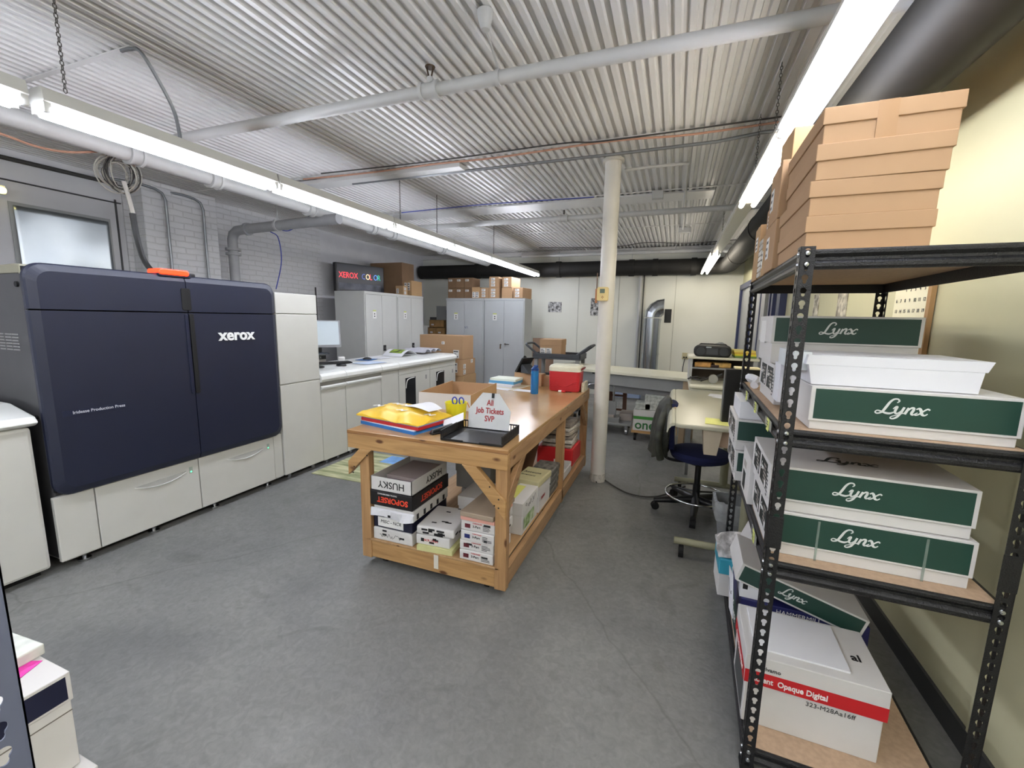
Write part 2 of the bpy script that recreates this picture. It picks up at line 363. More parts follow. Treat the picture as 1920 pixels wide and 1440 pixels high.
chain(-2.66, 1.262, 2.56, 3.05, 'dark chain dangling free from the ceiling at the upper left')
chain(LX, 4.0, 2.6, 3.05, 'left one of the two thin chains holding the left light row')
chain(LX, 4.75, 2.6, 3.05, 'right one of the two thin chains holding the left light row')
chain(LX, 6.5, 2.6, 3.05, 'thin chain holding the left light row near its far end')
chain(RX, 3.0, 2.6, 3.05, 'nearer chain holding the warm lit right light')
chain(RX, 3.65, 2.6, 3.05, 'farther chain holding the warm lit right light')
chain(RX, 6.0, 2.6, 3.05, 'chain holding the far end of the unlit white housing')

# ------------------------------------------------------------------ pipes
def pipe(pts, r, m, lab, cat='pipe', name='sprinkler_pipe', group=None, smooth=0, n=16):
    o = MB().tube(pts, r, n, smooth=smooth).obj(name, m, smooth=True); return tag(o, lab, cat, group)
def couple(parent, x, y, z, r, ax, m=pipew, w=.04):
    d = Vector((1,0,0)) if ax == 'x' else Vector((0,1,0)) if ax == 'y' else Vector((0,0,1)); c = Vector((x,y,z))
    MB().cyl(c-d*w, c+d*w, r*1.18, 18).cyl(c-d*(w+.008), c-d*(w-.012), r*1.4, 18).cyl(c+d*(w-.012), c+d*(w+.008), r*1.4, 18).obj('coupling', m, parent, smooth=True)
pb = T('sprinkler_pipe', 'long white sprinkler pipe crossing the ceiling nearest the camera', 'pipe', (0, 2.37, 2.9))
MB().cyl((-4.02, 0, 0), (XR-.01, 0, 0), .035, 20).obj('pipe_run', pipew, pb, smooth=True)
couple(pb, -1.43, 0, 0, .036, 'x', w=.05); MB().cyl((-1.0-.01, 0, 0), (-1.0+.01, 0, 0), .042, 18).obj('hanger_ring', pipew, pb, smooth=True)
MB().cyl((-1.0, 0, .036), (-.962, -.27, .1), .006, 8).obj('hanger_rod', pipew, pb)
MB().lathe([(0, 0), (.02, 0), (.02, .035), (.012, .035), (.012, .042)], 12, (-1.43, 0, .034)).obj('sprinkler_neck', pipew, pb); MB().cyl((-1.437, 0, .07), (-1.452, 0, .125), .005, 6).cyl((-1.423, 0, .07), (-1.408, 0, .125), .005, 6).lathe([(0, 0), (.028, 0), (.03, .006), (0, .007)], 12, (-1.43, 0, .122)).obj('sprinkler_head', mat('brass_dark', '#4a3b2c', .4, metal=.8), pb)
pc = T('sprinkler_pipe', 'white sprinkler pipe crossing the ceiling behind the column top', 'pipe', (0, 5.55, 2.87))
MB().cyl((-4.02, 0, 0), (XR-.01, 0, 0), .033, 20).obj('pipe_run', pipew, pc, smooth=True)
couple(pc, -1.42, 0, 0, .034, 'x', w=.045); MB().cyl((-.87, 0, 0), (-.845, 0, 0), .041, 18).obj('hanger_ring', pipew, pc, smooth=True)
MB().cyl((-.857, 0, .05), (-.857, 0, .18), .005, 8).obj('hanger_rod', pipew, pc)
MB().cyl((-1.42, 0, .05), (-1.42, 0, .1), .012, 8).obj('sprinkler_head', chm, pc)
pm = T('sprinkler_main', 'thick white sprinkler main running behind the left light row', 'pipe', (-4.02, 3, 2.8))
MB().cyl((0, -6, 0), (0, 6.1, 0), .06, 20).obj('pipe_run', pipew, pm, smooth=True)
for y in (-.72, -.1, 1.0, 2.1, 2.55, 4.0): couple(pm, 0, y, 0, .06, 'y')
pr = T('riser_pipe', 'grey riser pipe with an elbow at the brick wall left of the cables', 'pipe', (-5.56, 4.2, 0))
greyp = mat('pipe_grey', '#9b9c9e', .45)
MB().tube([(0, 0, 0), (0, 0, 2.45), (0, 0, 2.56), (.03, 0, 2.63), (.1, 0, 2.67), (.25, 0, 2.68), (1.78, 0, 2.72)], .06, 20).obj('pipe_run', greyp, pr, smooth=True)
for z in (2.42, 2.36): MB().cyl((0, 0, z), (0, 0, z+.03), .09, 18).obj('flange', greyp, pr, smooth=True)
MB().cyl((.27, 0, 2.68), (.31, 0, 2.68), .078, 18).obj('flange', greyp, pr, smooth=True)
MB().cyl((.8, 0, 2.7), (.83, 0, 2.7), .074, 18).cyl((.815, 0, 2.76), (.815, 0, 3.05), .006, 8).obj('hanger_ring', pipew, pr, smooth=True)
fb = T('wall_pipe', 'white pipe running along the top of the back wall', 'pipe', (0, 9.0, 2.93))
MB().tube([(-3.2, 0, 0), (.55, 0, 0), (.8, -.1, -.05), (1.0, -.25, .02), (1.12, -.3, .03)], .035, 14).obj('pipe_run', pipew, fb, smooth=True)
for x in (-3.2, -1.8, -.9, -.1): MB().cyl((x, 0, .03), (x, 0, .12), .008, 8).obj('hanger_rod', pipew, fb)
# black duct along right wall and back wall
db = T('air_duct', 'large black round duct along the right wall and across the back wall', 'duct', (0, 0, 2.65))
pts = [(.83, -2.9, 0), (.83, 8.75, 0), (.79, 8.95, 0), (.69, 9.07, 0), (.5, 9.11, 0), (-5.8, 9.11, 0)]
MB().tube(pts, .15, 28).obj('duct_run', ductb, db, smooth=True)
for y in (3.4, 5.6, 7.6): MB().cyl((.83, y-.04, 0), (.83, y+.04, 0), .157, 28).obj('duct_collar', ductb, db, smooth=True)
for x in (-4.3, -2.4, -.9, -.45, .25): MB().cyl((x-.05, 9.11, 0), (x+.05, 9.11, 0), .165, 28).obj('duct_collar', ductb, db, smooth=True)
MB().cyl((-2.4, 9.11, .15), (-2.4, 9.11, .37), .008, 8).cyl((-.9, 9.11, .15), (-.9, 9.11, .37), .008, 8).obj('hanger_rod', pipew, db)
pipe([(1.05, -2.9, 2.72), (1.05, 8.6, 2.72)], .045, mat('brown_grey_band', '#6f675c', .5), 'brown grey round band between the black duct and the yellow wall', name='wall_pipe')  # round brown grey band running beside the duct
cabm = mat('cable_grey', '#bcbab4', .5)
pipe([(1.125, -2, 2.9), (1.125, 1.6, 2.88), (1.125, 1.95, 2.93), (1.125, 2.2, 2.82), (1.125, 3.2, 2.78), (1.125, 5, 2.8)], .008, cabm, 'thin white cable along the top of the yellow right wall', 'cable', 'cable', smooth=6, n=8)
# ceiling conduits and cables
pipe([(-3.35, 3.95, 3.0), (-.55, 3.95, 3.0), (.2, 3.93, 3.0), (.5, 3.85, 3.0), (.9, 3.85, 3.0)], .013, dsteel, 'straight steel conduit crossing the ceiling at the column top', 'conduit', 'conduit', n=10)
orange = mat('orange_cable', '#b98c76', .6)
dkc = mat('dark_cable', '#3a3836', .6); bluec = mat('blue_cable', '#3c4aa0', .5)
def cable(pts, r, m, lab, smooth=8): return pipe(pts, r, m, lab, 'cable', 'cable', smooth=smooth, n=6)
cable([(-3.8, 3.72, 3.02), (-3, 3.76, 3.02), (-2.2, 3.72, 3.01), (-1.6, 3.77, 3.02), (-.6, 3.72, 3.02), (0, 3.78, 3.02), (.7, 3.74, 3.02)], .008, orange, 'faded orange cable loosely tied along a ceiling joist')
cable([(-3.5, 3.66, 3.03), (-2.2, 3.69, 3.025), (-1, 3.67, 3.03), (-.6, 3.7, 3.02), (.8, 3.68, 3.03)], .006, dkc, 'thin dark cable sagging along a ceiling joist')
cable([(-4.14, 1.3, 2.74), (-4.15, 1.6, 2.715), (-4.15, 1.78, 2.696), (-4.15, 1.95, 2.72), (-4.15, 2.17, 2.80), (-4.15, 2.25, 2.803), (-4.15, 2.33, 2.75), (-4.12, 2.4, 2.8)], .008, orange, 'orange cable sagging from the left edge to the coiled cable')
cable([(-3.0, 1.695, 3.035), (-2.92, 1.695, 3.03), (-2.84, 1.70, 3.0), (-2.83, 1.785, 2.864), (-2.83, 1.84, 2.75), (-2.8, 1.84, 2.6)], .01, dsteel, 'grey armoured cable curving from the ceiling down to the left light')
cable([(-3.4, 4.9, 2.92), (-2.9, 5.15, 3.0), (-2.2, 5.2, 3.02), (-1.0, 5.3, 3.03)], .006, bluec, 'blue network cable along the middle of the ceiling')
cable([(-5.0, 4.97, 2.99), (-5.0, 4.59, 2.72), (-5.0, 4.27, 2.74), (-5.0, 4.3, 2.66), (-5.0, 4.42, 2.6), (-5.0, 4.45, 2.3), (-5.0, 4.34, 1.93)], .007, bluec, 'blue network cable hanging down beside the riser elbow')
cable([(-2.6, 8.3, 2.98), (-1.2, 8.35, 2.95), (-.6, 8.4, 3.01), (.1, 8.4, 2.97), (.9, 8.3, 2.98)], .006, dkc, 'thin dark cable swagged near the far end of the ceiling')
pipe([(-.54, 4.3, 2.97), (-.4, 4.33, 2.99), (-.05, 4.33, 2.99), (.0, 4.36, 3.0), (0, 5.5, 3.0), (0, 7.3, 3.0)], .014, pipew, 'white conduit turning from the column top along the ceiling', 'conduit', 'conduit', n=10)
b = T('junction_box', 'white junction box on the ceiling behind the column top', 'junction box', (-.29, 5.32, 2.96)); MB().box(-.06, .06, -.04, .04, 0, .08).obj('box_body', pipew, b, .005)
b = T('junction_box', 'small white junction box under the far ceiling', 'junction box', (.03, 7.4, 2.96)); MB().box(-.09, .09, -.04, .04, 0, .08).obj('box_body', pipew, b, .005)
o = MB().lathe([(0, 0), (.04, 0), (.036, .03), (.022, .08), (0, .085)], 16).obj('pull_cap', pipew, smooth=True, loc=(-.955, 2.09, 3.048), rot=(PI, 0, 0)); tag(o, 'white cone shaped cap on the ceiling above the near pipe', 'ceiling cap')
# conduits down the brick pier, wires, coil
def wallconduit(y, lab, x=-5.55):
    pipe([(x-.1, y-.5, 2.97), (x, y-.22, 2.97), (x, y-.1, 2.96), (x, y-.03, 2.93), (x, y, 2.86), (x, y, .5)], .014, dsteel, lab, 'conduit', 'conduit', n=10)
wallconduit(3.42, 'left steel conduit bent down the white brick pier')
wallconduit(3.84, 'right steel conduit bent down the white brick pier')
pipe([(XL+.03, -.5, 2.93), (XL+.03, 3.1, 2.97)], .02, dkc, 'dark conduit along the top of the grey left wall', 'conduit', 'conduit')
co_ = T('cable_coil', 'coil of grey cable hanging beside the white main above the press', 'cable', (-4.15, 2.24, 2.67), rot=(0, 0, R(61)))
rr = random.Random(3)
for k in range(14):
    a, b_, c_, ox, oz = rr.uniform(.06, .125), rr.uniform(.09, .15), rr.uniform(-.04, .04), rr.uniform(-.03, .03), rr.uniform(-.03, .02)
    MB().tube([(ox+a*math.cos(t*PI/10), c_+.02*math.sin(t), oz+b_*math.sin(t*PI/10)) for t in range(21)], .0045, 6).obj('cable_loop', mat('coil_grey', '#a9a69c', .6) if k % 3 else dkc, co_, smooth=True)
cable([(-4.1, 2.235, 2.6), (-4.1, 2.26, 2.47), (-4.1, 2.276, 2.35)], .016, cabm, 'white grey cable bundle dropping from the coil')
cable([(-4.1, 2.272, 2.37), (-4.1, 2.288, 2.17), (-4.1, 2.325, 2.0), (-4.05, 2.39, 1.87)], .021, black, 'thick black power cable dropping onto the press')
# column
cl = T('steel_column', 'round painted steel column standing by the end of the wood table', 'column', (-.63, 4.2, 0))
MB().cyl((0, 0, .0), (0, 0, ZC-.004), .072, 32).obj('column_shaft', colm, cl, smooth=True)
MB().cyl((0, 0, ZC-.03), (0, 0, ZC-.006), .095, 28).obj('column_cap', colm, cl, smooth=True)
MB().lathe([(.079, 0), (.077, .02), (.074, .05), (.0725, .08)], 32).obj('base_collar', mat('chipped_paint', '#b5b1a8', .6, var=.25, vs=30), cl)
sn = T('wall_sensor', 'yellow square sensor box with small display strapped on the column', 'sensor', (-.652, 4.118, 1.78))
MB().prism(rrect(-.052, .052, 0, .125, .015), -.035, 0, 'y').obj('casing', mat('sensor_yellow', '#d8c286', .4), sn, .003)
MB().box(-.025, .02, -.037, -.034, .07, .108).obj('display', mat('lcd', '#5c6a5a', .3), sn)
MB().box(-.01, -.002, -.037, -.034, .03, .036).box(.004, .012, -.037, -.034, .03, .036).box(-.003, .005, -.037, -.034, .038, .044).box(-.003, .005, -.037, -.034, .021, .027).obj('button', mat('btn_red', '#8d4a2e', .5), sn)
MB().box(-.07, -.05, -.02, .01, -.02, .11).obj('bracket', mat('mount_orange', '#b9794a', .5), sn, .003)
o = MB().box(-.008, .0, -.01, .006, 0, .17).obj('wood_strip', mat('brown_strip', '#6a5240', .6), loc=(-.715, 4.16, 1.87)); tag(o, 'thin dark strip fixed on the column above the yellow sensor', 'strip')

# ------------------------------------------------------------------ left wall door opening with foil covered window
struct(MB().box(XL, XL+.035, 1.2, 3.06, 0, 2.76).obj('door_1', mat('grey_door', '#b9b9bc', .45, var=.05, vs=2)), 'large grey painted door in the left wall')
struct(MB().box(XL+.03, XL+.04, 1.17, 1.19, 0, 2.8).box(XL+.03, XL+.04, 3.062, 3.078, 0, 2.8).box(XL+.02, XL+.04, 1.1, 3.12, 2.765, 2.775).obj('trim_16', mat('door_seam', '#3b3b3c', .6)))
fo = MB(); ny, nz_ = 24, 20; rr = random.Random(5)
vs = []; fs = []
for i in range(ny+1):
    for j in range(nz_+1):
        y = 2.26+.72*i/ny; z = 1.6+.95*j/nz_; vs.append((.012+.007*math.sin(i*.3+j*.16+.8)+.0025*math.sin(j*.5-i*.25), y, z))
for i in range(ny):
    for j in range(nz_):
        a = i*(nz_+1)+j; fs.append((a, a+1, a+nz_+2, a+nz_+1))
fo.add(vs, fs)
o = fo.obj('foil_sheet', mat('foil', '#b4bbbf', .34, metal=1, var=.02), smooth=True, loc=(XL+.045, 0, 0)); tag(o, 'crumpled shiny foil sheet taped over the window of the grey door', 'foil sheet')
sf = o.modifiers.new('thickness', 'SOLIDIFY'); sf.thickness = .002
MB().box(-.005, .0, 2.23, 3.0, 1.57, 2.58).obj('backing', gmet, o)
o = T('exit_lamp', 'small white lamp with a yellowish bulb at the left edge of the wall', 'lamp', (XL+.06, 2.16, 2.62)); MB().box(-.04, .04, -.03, .05, 0, .08).obj('lamp_body', fixm, o, .006); MB().lathe([(0, -.03), (.03, -.02), (.035, 0), (.03, .02), (0, .03)], 12, (.06, .01, .03)).obj('bulb', mat('bulb', '#fff3a8', .3, emit='#ffe98a', es=2), o, smooth=True)

# ------------------------------------------------------------------ right wall doors
for i, (a, b) in enumerate(((7.72, 9.1), (5.62, 6.1))):
    d = MB().box(XR-.07, XR, a, a+.09, 0, 2.29).box(XR-.07, XR, b-.09, b, 0, 2.29).box(XR-.07, XR, a, b, 2.2, 2.29).obj('door_%d' % (i+2), dkblue, bevel=.004)
    struct(d, 'dark blue door frame in the right wall'); MB().box(XR-.03, XR-.02, a+.09, b-.09, 0, 2.2).obj('door_leaf', mat('door_leaf_grey', '#8f9398', .3), d)
struct(MB().box(XR-.05, XR, 6.62, 7.6, 0, 2.2).obj('door_4', mat('grey_blue_door', '#8a8d92', .35)), 'grey door leaf in the right wall beyond the shelf')
for y in (6.25, 6.9): struct(MB().box(XR-.06, XR, y, y+.07, 0, 2.25).obj('trim_%d' % (17+int(y > 6.5)), dkblue))
# calendar, pictures on the right wall
ca = T('wall_calendar', 'large white wall calendar page hanging behind the near shelf', 'calendar', (XR-.004, 2.66, 1.36))
MB().box(-.006, 0, .0, .36, 0, .52).obj('page', mat('calendar_page', '#e5e1c6', .6, var=.01), ca)
fr = ((-.007, .36, 0), (0, -1, 0), (0, 0, 1)); n_ = 1
for row in range(5):
    for c in range(7):
        k = row*7+c-1
        if 1 <= k <= 31: text(ca, str(k), fr, .025+c*.046, .42-row*.055, .026, inkg, name='calendar_number')
MB().box(-.02, 0, -.035, -.004, -.28, .56).obj('wood_edge', mat('calendar_wood', '#a9855a', .5), ca)
for y, z, ww, hh, lab in ((3.86, 1.62, .2, .3, 'patterned picture strip pinned on the right wall past the calendar'), (4.5, 1.66, .14, .2, 'small reddish picture pinned on the right wall')):
    o = MB().box(XR-.006, XR-.001, y-ww/2, y+ww/2, z, z+hh).obj('wall_picture', mat('picture_'+str(int(y)), '#8b7a66', .5, var=.6, vs=18, col2='#d8d2c0')); tag(o, lab, 'picture')
# items on the back wall
for x, z, ww, hh, lab in ((-2.66, 1.76, .3, .22, 'small black and white picture pinned on the back wall left of the column'), (-1.72, 1.7, .16, .36, 'black and white picture on the back wall half hidden by the column')):
    o = MB().box(x, x+ww, YB-.008, YB-.002, z, z+hh).obj('wall_picture', mat('bw_picture', '#2a2a2a', .5, var=.5, vs=22, col2='#cfcfcf')); tag(o, lab, 'picture')
pipe([(-.72, 9.24, .3), (-.72, 9.24, 2.55)], .03, pipew, 'white vertical pipe on the back wall left of the silver duct', name='wall_pipe')
pipe([(-.655, 9.26, .3), (-.655, 9.26, 2.55)], .012, dkc, 'thin dark gap line beside the white vertical pipe', 'cable', 'cable')  # dark of the gap beside the pipe, drawn as a thin dark rod
sd = T('metal_duct', 'shiny galvanised duct with segmented elbow standing at the back wall', 'duct', (-.43, 8.93, 0))
galv = mat('galvanised', '#b9bec4', .22, metal=1, var=.12, vs=3, stretch=(8, 8, .5))
MB().cyl((0, 0, .0), (0, 0, 1.66), .16, 28).obj('duct_pipe', galv, sd, smooth=True)
for z in (.95, 1.62): MB().cyl((0, 0, z), (0, 0, z+.03), .166, 28).obj('duct_seam', galv, sd, smooth=True)
mb = MB(); rings = []
for k in range(5):
    a = R(90*k/4); c = Vector((.2-.2*math.cos(a), 0, 1.68+.2*math.sin(a)+.0)); ax = Vector((math.sin(a), 0, math.cos(a)))
    e1 = Vector((math.cos(a), 0, -math.sin(a))); rings.append([c+(e1*math.cos(2*PI*t/28)+Vector((0, 1, 0))*math.sin(2*PI*t/28))*.16 for t in range(28)])
mb.loft(rings).obj('duct_elbow', galv, sd)
o = MB().box(-.22, -.09, YB-.01, YB-.002, 1.58, 1.85).obj('wall_opening_cover', black); tag(o, 'black square plate on the back wall beside the silver elbow', 'plate')
oo = T('power_outlet', 'beige outlet with two black plugs on the back wall', 'outlet', (.17, YB-.012, .86)); MB().box(0, .12, 0, .01, 0, .13).obj('cover_plate', mat('beige_plate', '#c9c09a', .5), oo, .003)
for x in (.035, .08): MB().cyl((x, -.03, .04), (x, 0, .04), .016, 10).obj('plug', black, oo)

# ------------------------------------------------------------------ printing press
PX = -3.43
pp = T('printing_press', 'large navy blue and white production printing press with red beacon', 'printing press', (PX, 0, 0))
MB().box(-1.0, -.03, 1.335, 2.93, .06, 1.815).obj('side_housing', pgrey, pp, .012)
MB().prism([(-1.0, 1.79), (-.03, 1.79), (-.03, 1.852), (-.1, 1.856), (-1.0, 1.83)], 1.335, 2.93, 'y').obj('top_cover', mat('olive_grey_top', '#8b8875', .4), pp, .01)
mb = MB()
for k in range(6):
    for s in range(3): mb.box(-.36+s*.075-.0, -.30+s*.075, 1.331, 1.336, 1.36+k*.018, 1.367+k*.018)
mb.obj('side_vent', mat('vent_light', '#8f8f8e', .5), pp)
MB().cyl((-.07, 1.336, 1.74), (-.07, 1.325, 1.74), .016, 12).cyl((-.07, 1.336, .97), (-.07, 1.325, .97), .012, 12).obj('side_screw', darkgap, pp)
MB().box(-.04, -.012, 1.34, 2.925, .5, 1.84).obj('door_backing', darkgap, pp)
def panel(name, y0, y1, z0, z1, rnd, ins):
    def outl(d, x):
        a0 = y0+(d if 'l' in ins else 0); a1 = y1-(d if 'r' in ins else 0); b0 = z0+(d if 'b' in ins else 0); b1 = z1-(d if 't' in ins else 0)
        pts = []; rad = .085-d*.4
        for (cx, cy, sx, sy, key, a) in ((a1, b1, -1, -1, 'tr', 0), (a0, b1, 1, -1, 'tl', 90), (a0, b0, 1, 1, 'bl', 180), (a1, b0, -1, 1, 'br', 270)):
            r0 = rad if key in rnd else .002
            for i in range(7):
                t = R(a+15*i); pts.append((x, cx+sx*r0+r0*math.cos(t), cy+sy*r0+r0*math.sin(t)))
        return pts
    return MB().loft([outl(0, -.01), outl(0, .012), outl(.008, .022), outl(.045, .04)]).obj(name, navy, pp)
panel('upper_cover', 1.325, 2.166, 1.603, 1.865, ['tl'], 'tl'); panel('upper_cover', 2.172, 2.935, 1.603, 1.865, ['tr'], 'tr')
dl = panel('front_door', 1.325, 2.166, .475, 1.595, ['bl'], 'lb'); dr = panel('front_door', 2.172, 2.935, .475, 1.595, ['br'], 'rb')
MB().prism(rrect(2.13, 2.195, 1.615, 1.775, .014), .03, .046, 'x').obj('latch_recess', darkgap, pp, .003)
MB().prism(rrect(2.14, 2.165, .99, 1.585, .01), .02, .047, 'x').obj('grip', mat('grip_navy', '#1b2036', .35), dl, .004)
MB().prism(rrect(2.172, 2.205, .99, 1.59, .01), .02, .046, 'x').obj('grip', darkgap, dl, .003)
frx = ((.0415, 0, 0), (0, 1, 0), (0, 0, 1))
silver = mat('silver_letters', '#eceded', .3, metal=.0, var=0)
o = text(dr, 'xerox', frx, 2.385, 1.385, .125, silver, t=.004, bold=.028, name='brand_lettering')
o = MB().slab(frx[0], frx[1], frx[2], 1.40, 1.72, .965, 1.0, 0, .0008).obj('name_plate', mat('plate_navy', '#20263c', .3), dl)
text(dl, 'Iridesse Production Press', frx, 1.445, .975, .026, mat('plate_text', '#c9ccd6', .4), lift=.0022, bold=.01)
be = MB().prism(rrect(2.0, 2.2, 1.862, 1.902, .015), -.09, .045, 'x').obj('beacon', mat('beacon_red', '#e8381a', .3, emit='#ff2a12', es=1.3), pp, .008)
MB().prism(rrect(2.0, 2.22, 1.85, 1.875, .01), -.1, .036, 'x').obj('beacon_base', navy, pp, .003)
MB().box(-.2, -.13, 2.26, 2.36, 1.86, 1.9).obj('camera_unit', black, pp, .01)
# lower white drawers
MB().box(-.95, -.02, 1.345, 2.92, .05, .475).obj('base_body', white, pp)
MB().box(-.03, .0, 1.32, 1.515, .06, .475).obj('corner_panel', white, pp, .004); MB().box(-.03, .0, 2.845, 2.935, .06, .48).obj('corner_panel', white, pp, .004)
for (a, b) in ((1.52, 2.162), (2.168, 2.84)):
    d = MB().box(-.03, .004, a, b, .06, .47).obj('drawer', white, pp, .004)
    # crescent shaped pull: scoop shade painted as a flush grey crescent above a thin lip
    c = (a+b)/2+.06; rings = []; r2_ = []
    for k in range(21):
        t = -1+2*k/20; y = c+.17*t; zb = .392-.036*(1-t*t); zt = .396+.004*t
        rings.append([(.003, y, zb-.008), (.003, y, zb), (.006+.010*(1-t*t), y, zb), (.005+.006*(1-t*t), y, zb-.007)])
        r2_.append([(.0035, y, zb-.001), (.0035, y, zt+.0005), (.0048, y, zt), (.0048, y, zb-.001)])
    MB().loft(rings).obj('drawer_pull', white2, d); MB().loft(r2_).obj('pull_shade', mat('scoop_shade', '#a5a5a0', .5), d)
    MB().slab((.004, 0, 0), (0, 1, 0), (0, 0, 1), b-.07, b-.045, .37, .42).obj('indicator', mat('indic', '#9aa59c', .4), d)
    MB().slab((.004, 0, 0), (0, 1, 0), (0, 0, 1), b-.063, b-.052, .378, .388, 0, .0016).obj('indicator_lamp', mat('green_lamp', '#4be08a', .4, emit='#4be08a', es=1), d)
for y in (1.45, 1.85, 2.3, 2.8):
    MB().cyl((-.06, y, 0), (-.06, y, .012), .035, 14).cyl((-.06, y, .012), (-.06, y, .055), .012, 10).obj('levelling_foot', steel, pp)
MB().box(-.9, -.1, 1.4, 2.9, .012, .05).obj('underside', darkgap, pp)
# feeder at the left edge
fe = T('paper_feeder', 'low white feeder unit at the left edge in front of the press side', 'press unit', (PX, 0, 0))
MB().box(-.9, 0, .45, 1.275, .05, .93).obj('feeder_body', white, fe, .02)
MB().prism([(-.9, .935), (.0, .935), (.035, .955), (.0, .99), (-.25, 1.045), (-.9, 1.06)], .45, 1.30, 'y').obj('feeder_lid', white2, fe, .012)
MB().box(-.75, -.12, .45, 1.17, 1.03, 1.09).obj('feeder_tray', white2, fe, .012)
MB().slab((.0, 0, .962), (0, 1, 0), (.0, 0, 1), .98, 1.12, -.02, .02, .012, .02).obj('control_plate', mat('plate_grey', '#b5b9bb', .4), fe)
MB().box(-.8, -.08, .5, 1.25, .0, .05).obj('plinth', darkgap, fe)
# tall white module
tm = T('finisher_tower', 'tall white cabinet module joined to the right side of the press', 'press unit', (PX, 2.945, 0))
MB().box(-.85, -.01, 0, .49, .06, 1.795).obj('body_shell', white, tm)
MB().box(-.02, .01, .003, .487, 1.607, 1.795).obj('upper_panel', white, tm, .004)
MB().box(-.02, .01, .003, .487, .945, 1.6).obj('middle_panel', white, tm, .004)
MB().box(-.02, .01, .003, .487, .06, .935).obj('lower_panel', white, tm, .004)
for y in (.1, .4): MB().cyl((-.06, y, 0), (-.06, y, .06), .02, 12).obj('levelling_foot', steel, tm)
MB().box(-.8, -.1, .02, .47, .01, .06).obj('plinth', darkgap, tm)
def lowmod(y0, y1, lab, kind):
    t = T('press_module', lab, 'press unit', (PX, y0, 0)); L_ = y1-y0-.004
    MB().box(-.75, -.012, 0, L_, .05, .9).obj('body_shell', white, t)
    prof = [(-.75, .9), (-.0, .9), (.02, .905), (.03, .93), (.025, .965), (.0, .99), (-.06, 1.003), (-.75, 1.008)]
    MB().prism(prof, 0, L_, 'y').obj('top_cover', white2, t, .003)
    if kind == 'door':
        MB().box(-.03, .002, .004, L_-.004, .05, .815).obj('front_door', white, t, .003)
        MB().prism([(.0, .815), (.022, .835), (.024, .85), (.0, .86)], .004, L_-.004, 'y').obj('door_grip', white2, t)
        MB().box(-.03, -.006, .0, L_, .86, .9).obj('grip_gap', mat('recess_grey', '#8d8d89', .5), t)
    elif kind == 'plain':
        MB().box(-.03, .002, .004, L_-.004, .05, .895).obj('front_panel', white, t, .003)
    else:
        MB().box(-.03, .002, .004, L_-.004, .82, .895).obj('upper_panel', white, t, .003)
        a, b = kind
        d = MB().box(-.03, .002, .004, L_-.004, .05, .812).obj('front_door', white, t, .003)
        MB().box(.0, .0035, a, b, .2, .76).obj('window', mat('smoked_window', '#1c1d20', .2, var=.2, vs=6), d)
        MB().tube([(.005, a+.012, .62), (.005, a+.03, .7), (.005, a+.07, .74), (.005, b-.03, .75)], .006, 6, smooth=3).obj('window_rim', white2, d)
        MB().box(.0, .004, L_-.12, L_-.095, .69, .75).obj('door_latch', mat('latch_grey', '#77797a', .4), d)
    for y in (.1, L_-.1): MB().cyl((-.06, y, 0), (-.06, y, .05), .02, 10).obj('levelling_foot', steel, t)
    MB().box(-.7, -.1, 0, L_, .01, .05).obj('plinth', darkgap, t)
    return t
lowmod(3.44, 3.81, 'low white press module next to the tall tower, narrow door', 'door')
lowmod(3.81, 4.44, 'low white press module with the wide door below its keyboard', 'door')
lowmod(4.44, 4.81, 'plain narrow low white press module without a window', 'plain')
lowmod(4.81, 5.60, 'low white press module with the taller black window', (.15, .4))
lowmod(5.60, 6.42, 'end white press module with the black window, beside kraft boxes', (.18, .43))
# things on top of the modules
ZT = 1.01
def sheetbox(name, lab, cat, loc, rz, w_, d_, h_, m, group=None, bevel=.0):
    o = MB().box(0, w_, 0, d_, 0, h_).obj(name, m, loc=loc, rot=(0, 0, rz), bevel=bevel); return tag(o, lab, cat, group)
kb = T('keyboard', 'black keyboard lying on the white press module', 'keyboard', (-4.02, 3.98, ZT), R(62))
MB().box(0, .42, -.07, .07, 0, .016).obj('keyboard_base', black, kb, .004)
mb = MB()
for r0 in range(5):
    for c in range(16): mb.box(.012+c*.025, .033+c*.025, -.055+r0*.023, -.036+r0*.023, .016, .021)
mb.obj('keys', mat('keycaps', '#25262a', .5), kb)
k2 = T('keyboard', 'second dark keyboard partly hidden behind the tall white tower', 'keyboard', (-3.82, 3.5, ZT), R(75))
MB().box(0, .3, -.06, .06, 0, .018).obj('keyboard_base', black, k2, .004)
MB().box(.01, .29, -.05, .05, .018, .022).obj('keys', mat('keycaps', '#25262a', .5), k2, .002)
def mouse(loc, rz, lab):
    mb = MB(); rings = []
    for k in range(7):
        t = k/6; s = math.sin(PI*(.08+.84*t))**.5; rings.append([(-.055+.11*t, .03*s*math.cos(a), max(0, (.034*s)*math.sin(a))) for a in [PI*j/8 for j in range(9)]])
    m = mb.loft(rings).obj('mouse', black, loc=loc, rot=(0, 0, rz), smooth=True); return tag(m, lab, 'mouse')
sheetbox('mouse_pad', 'blue mouse pad on the white press module', 'mouse pad', (-3.98, 4.62, ZT), R(10), .2, .24, .004, mat('pad_blue', '#33619a', .7))
mouse((-3.88, 4.74, ZT+.004), R(40), 'black mouse on the blue mouse pad')
mouse((-3.67, 4.02, ZT), R(30), 'black mouse at the front edge below the keyboard')
sheetbox('paper_sheet', 'pale blue paper sheet on the press module beside the mouse pad', 'paper', (-3.76, 4.3, ZT), R(-8), .26, .34, .003, mat('pale_blue_paper', '#bccbe2', .6))
sheetbox('paper_pad', 'white paper pad behind the mouse pad on the press', 'paper', (-4.1, 4.9, ZT), R(4), .3, .3, .004, paper)
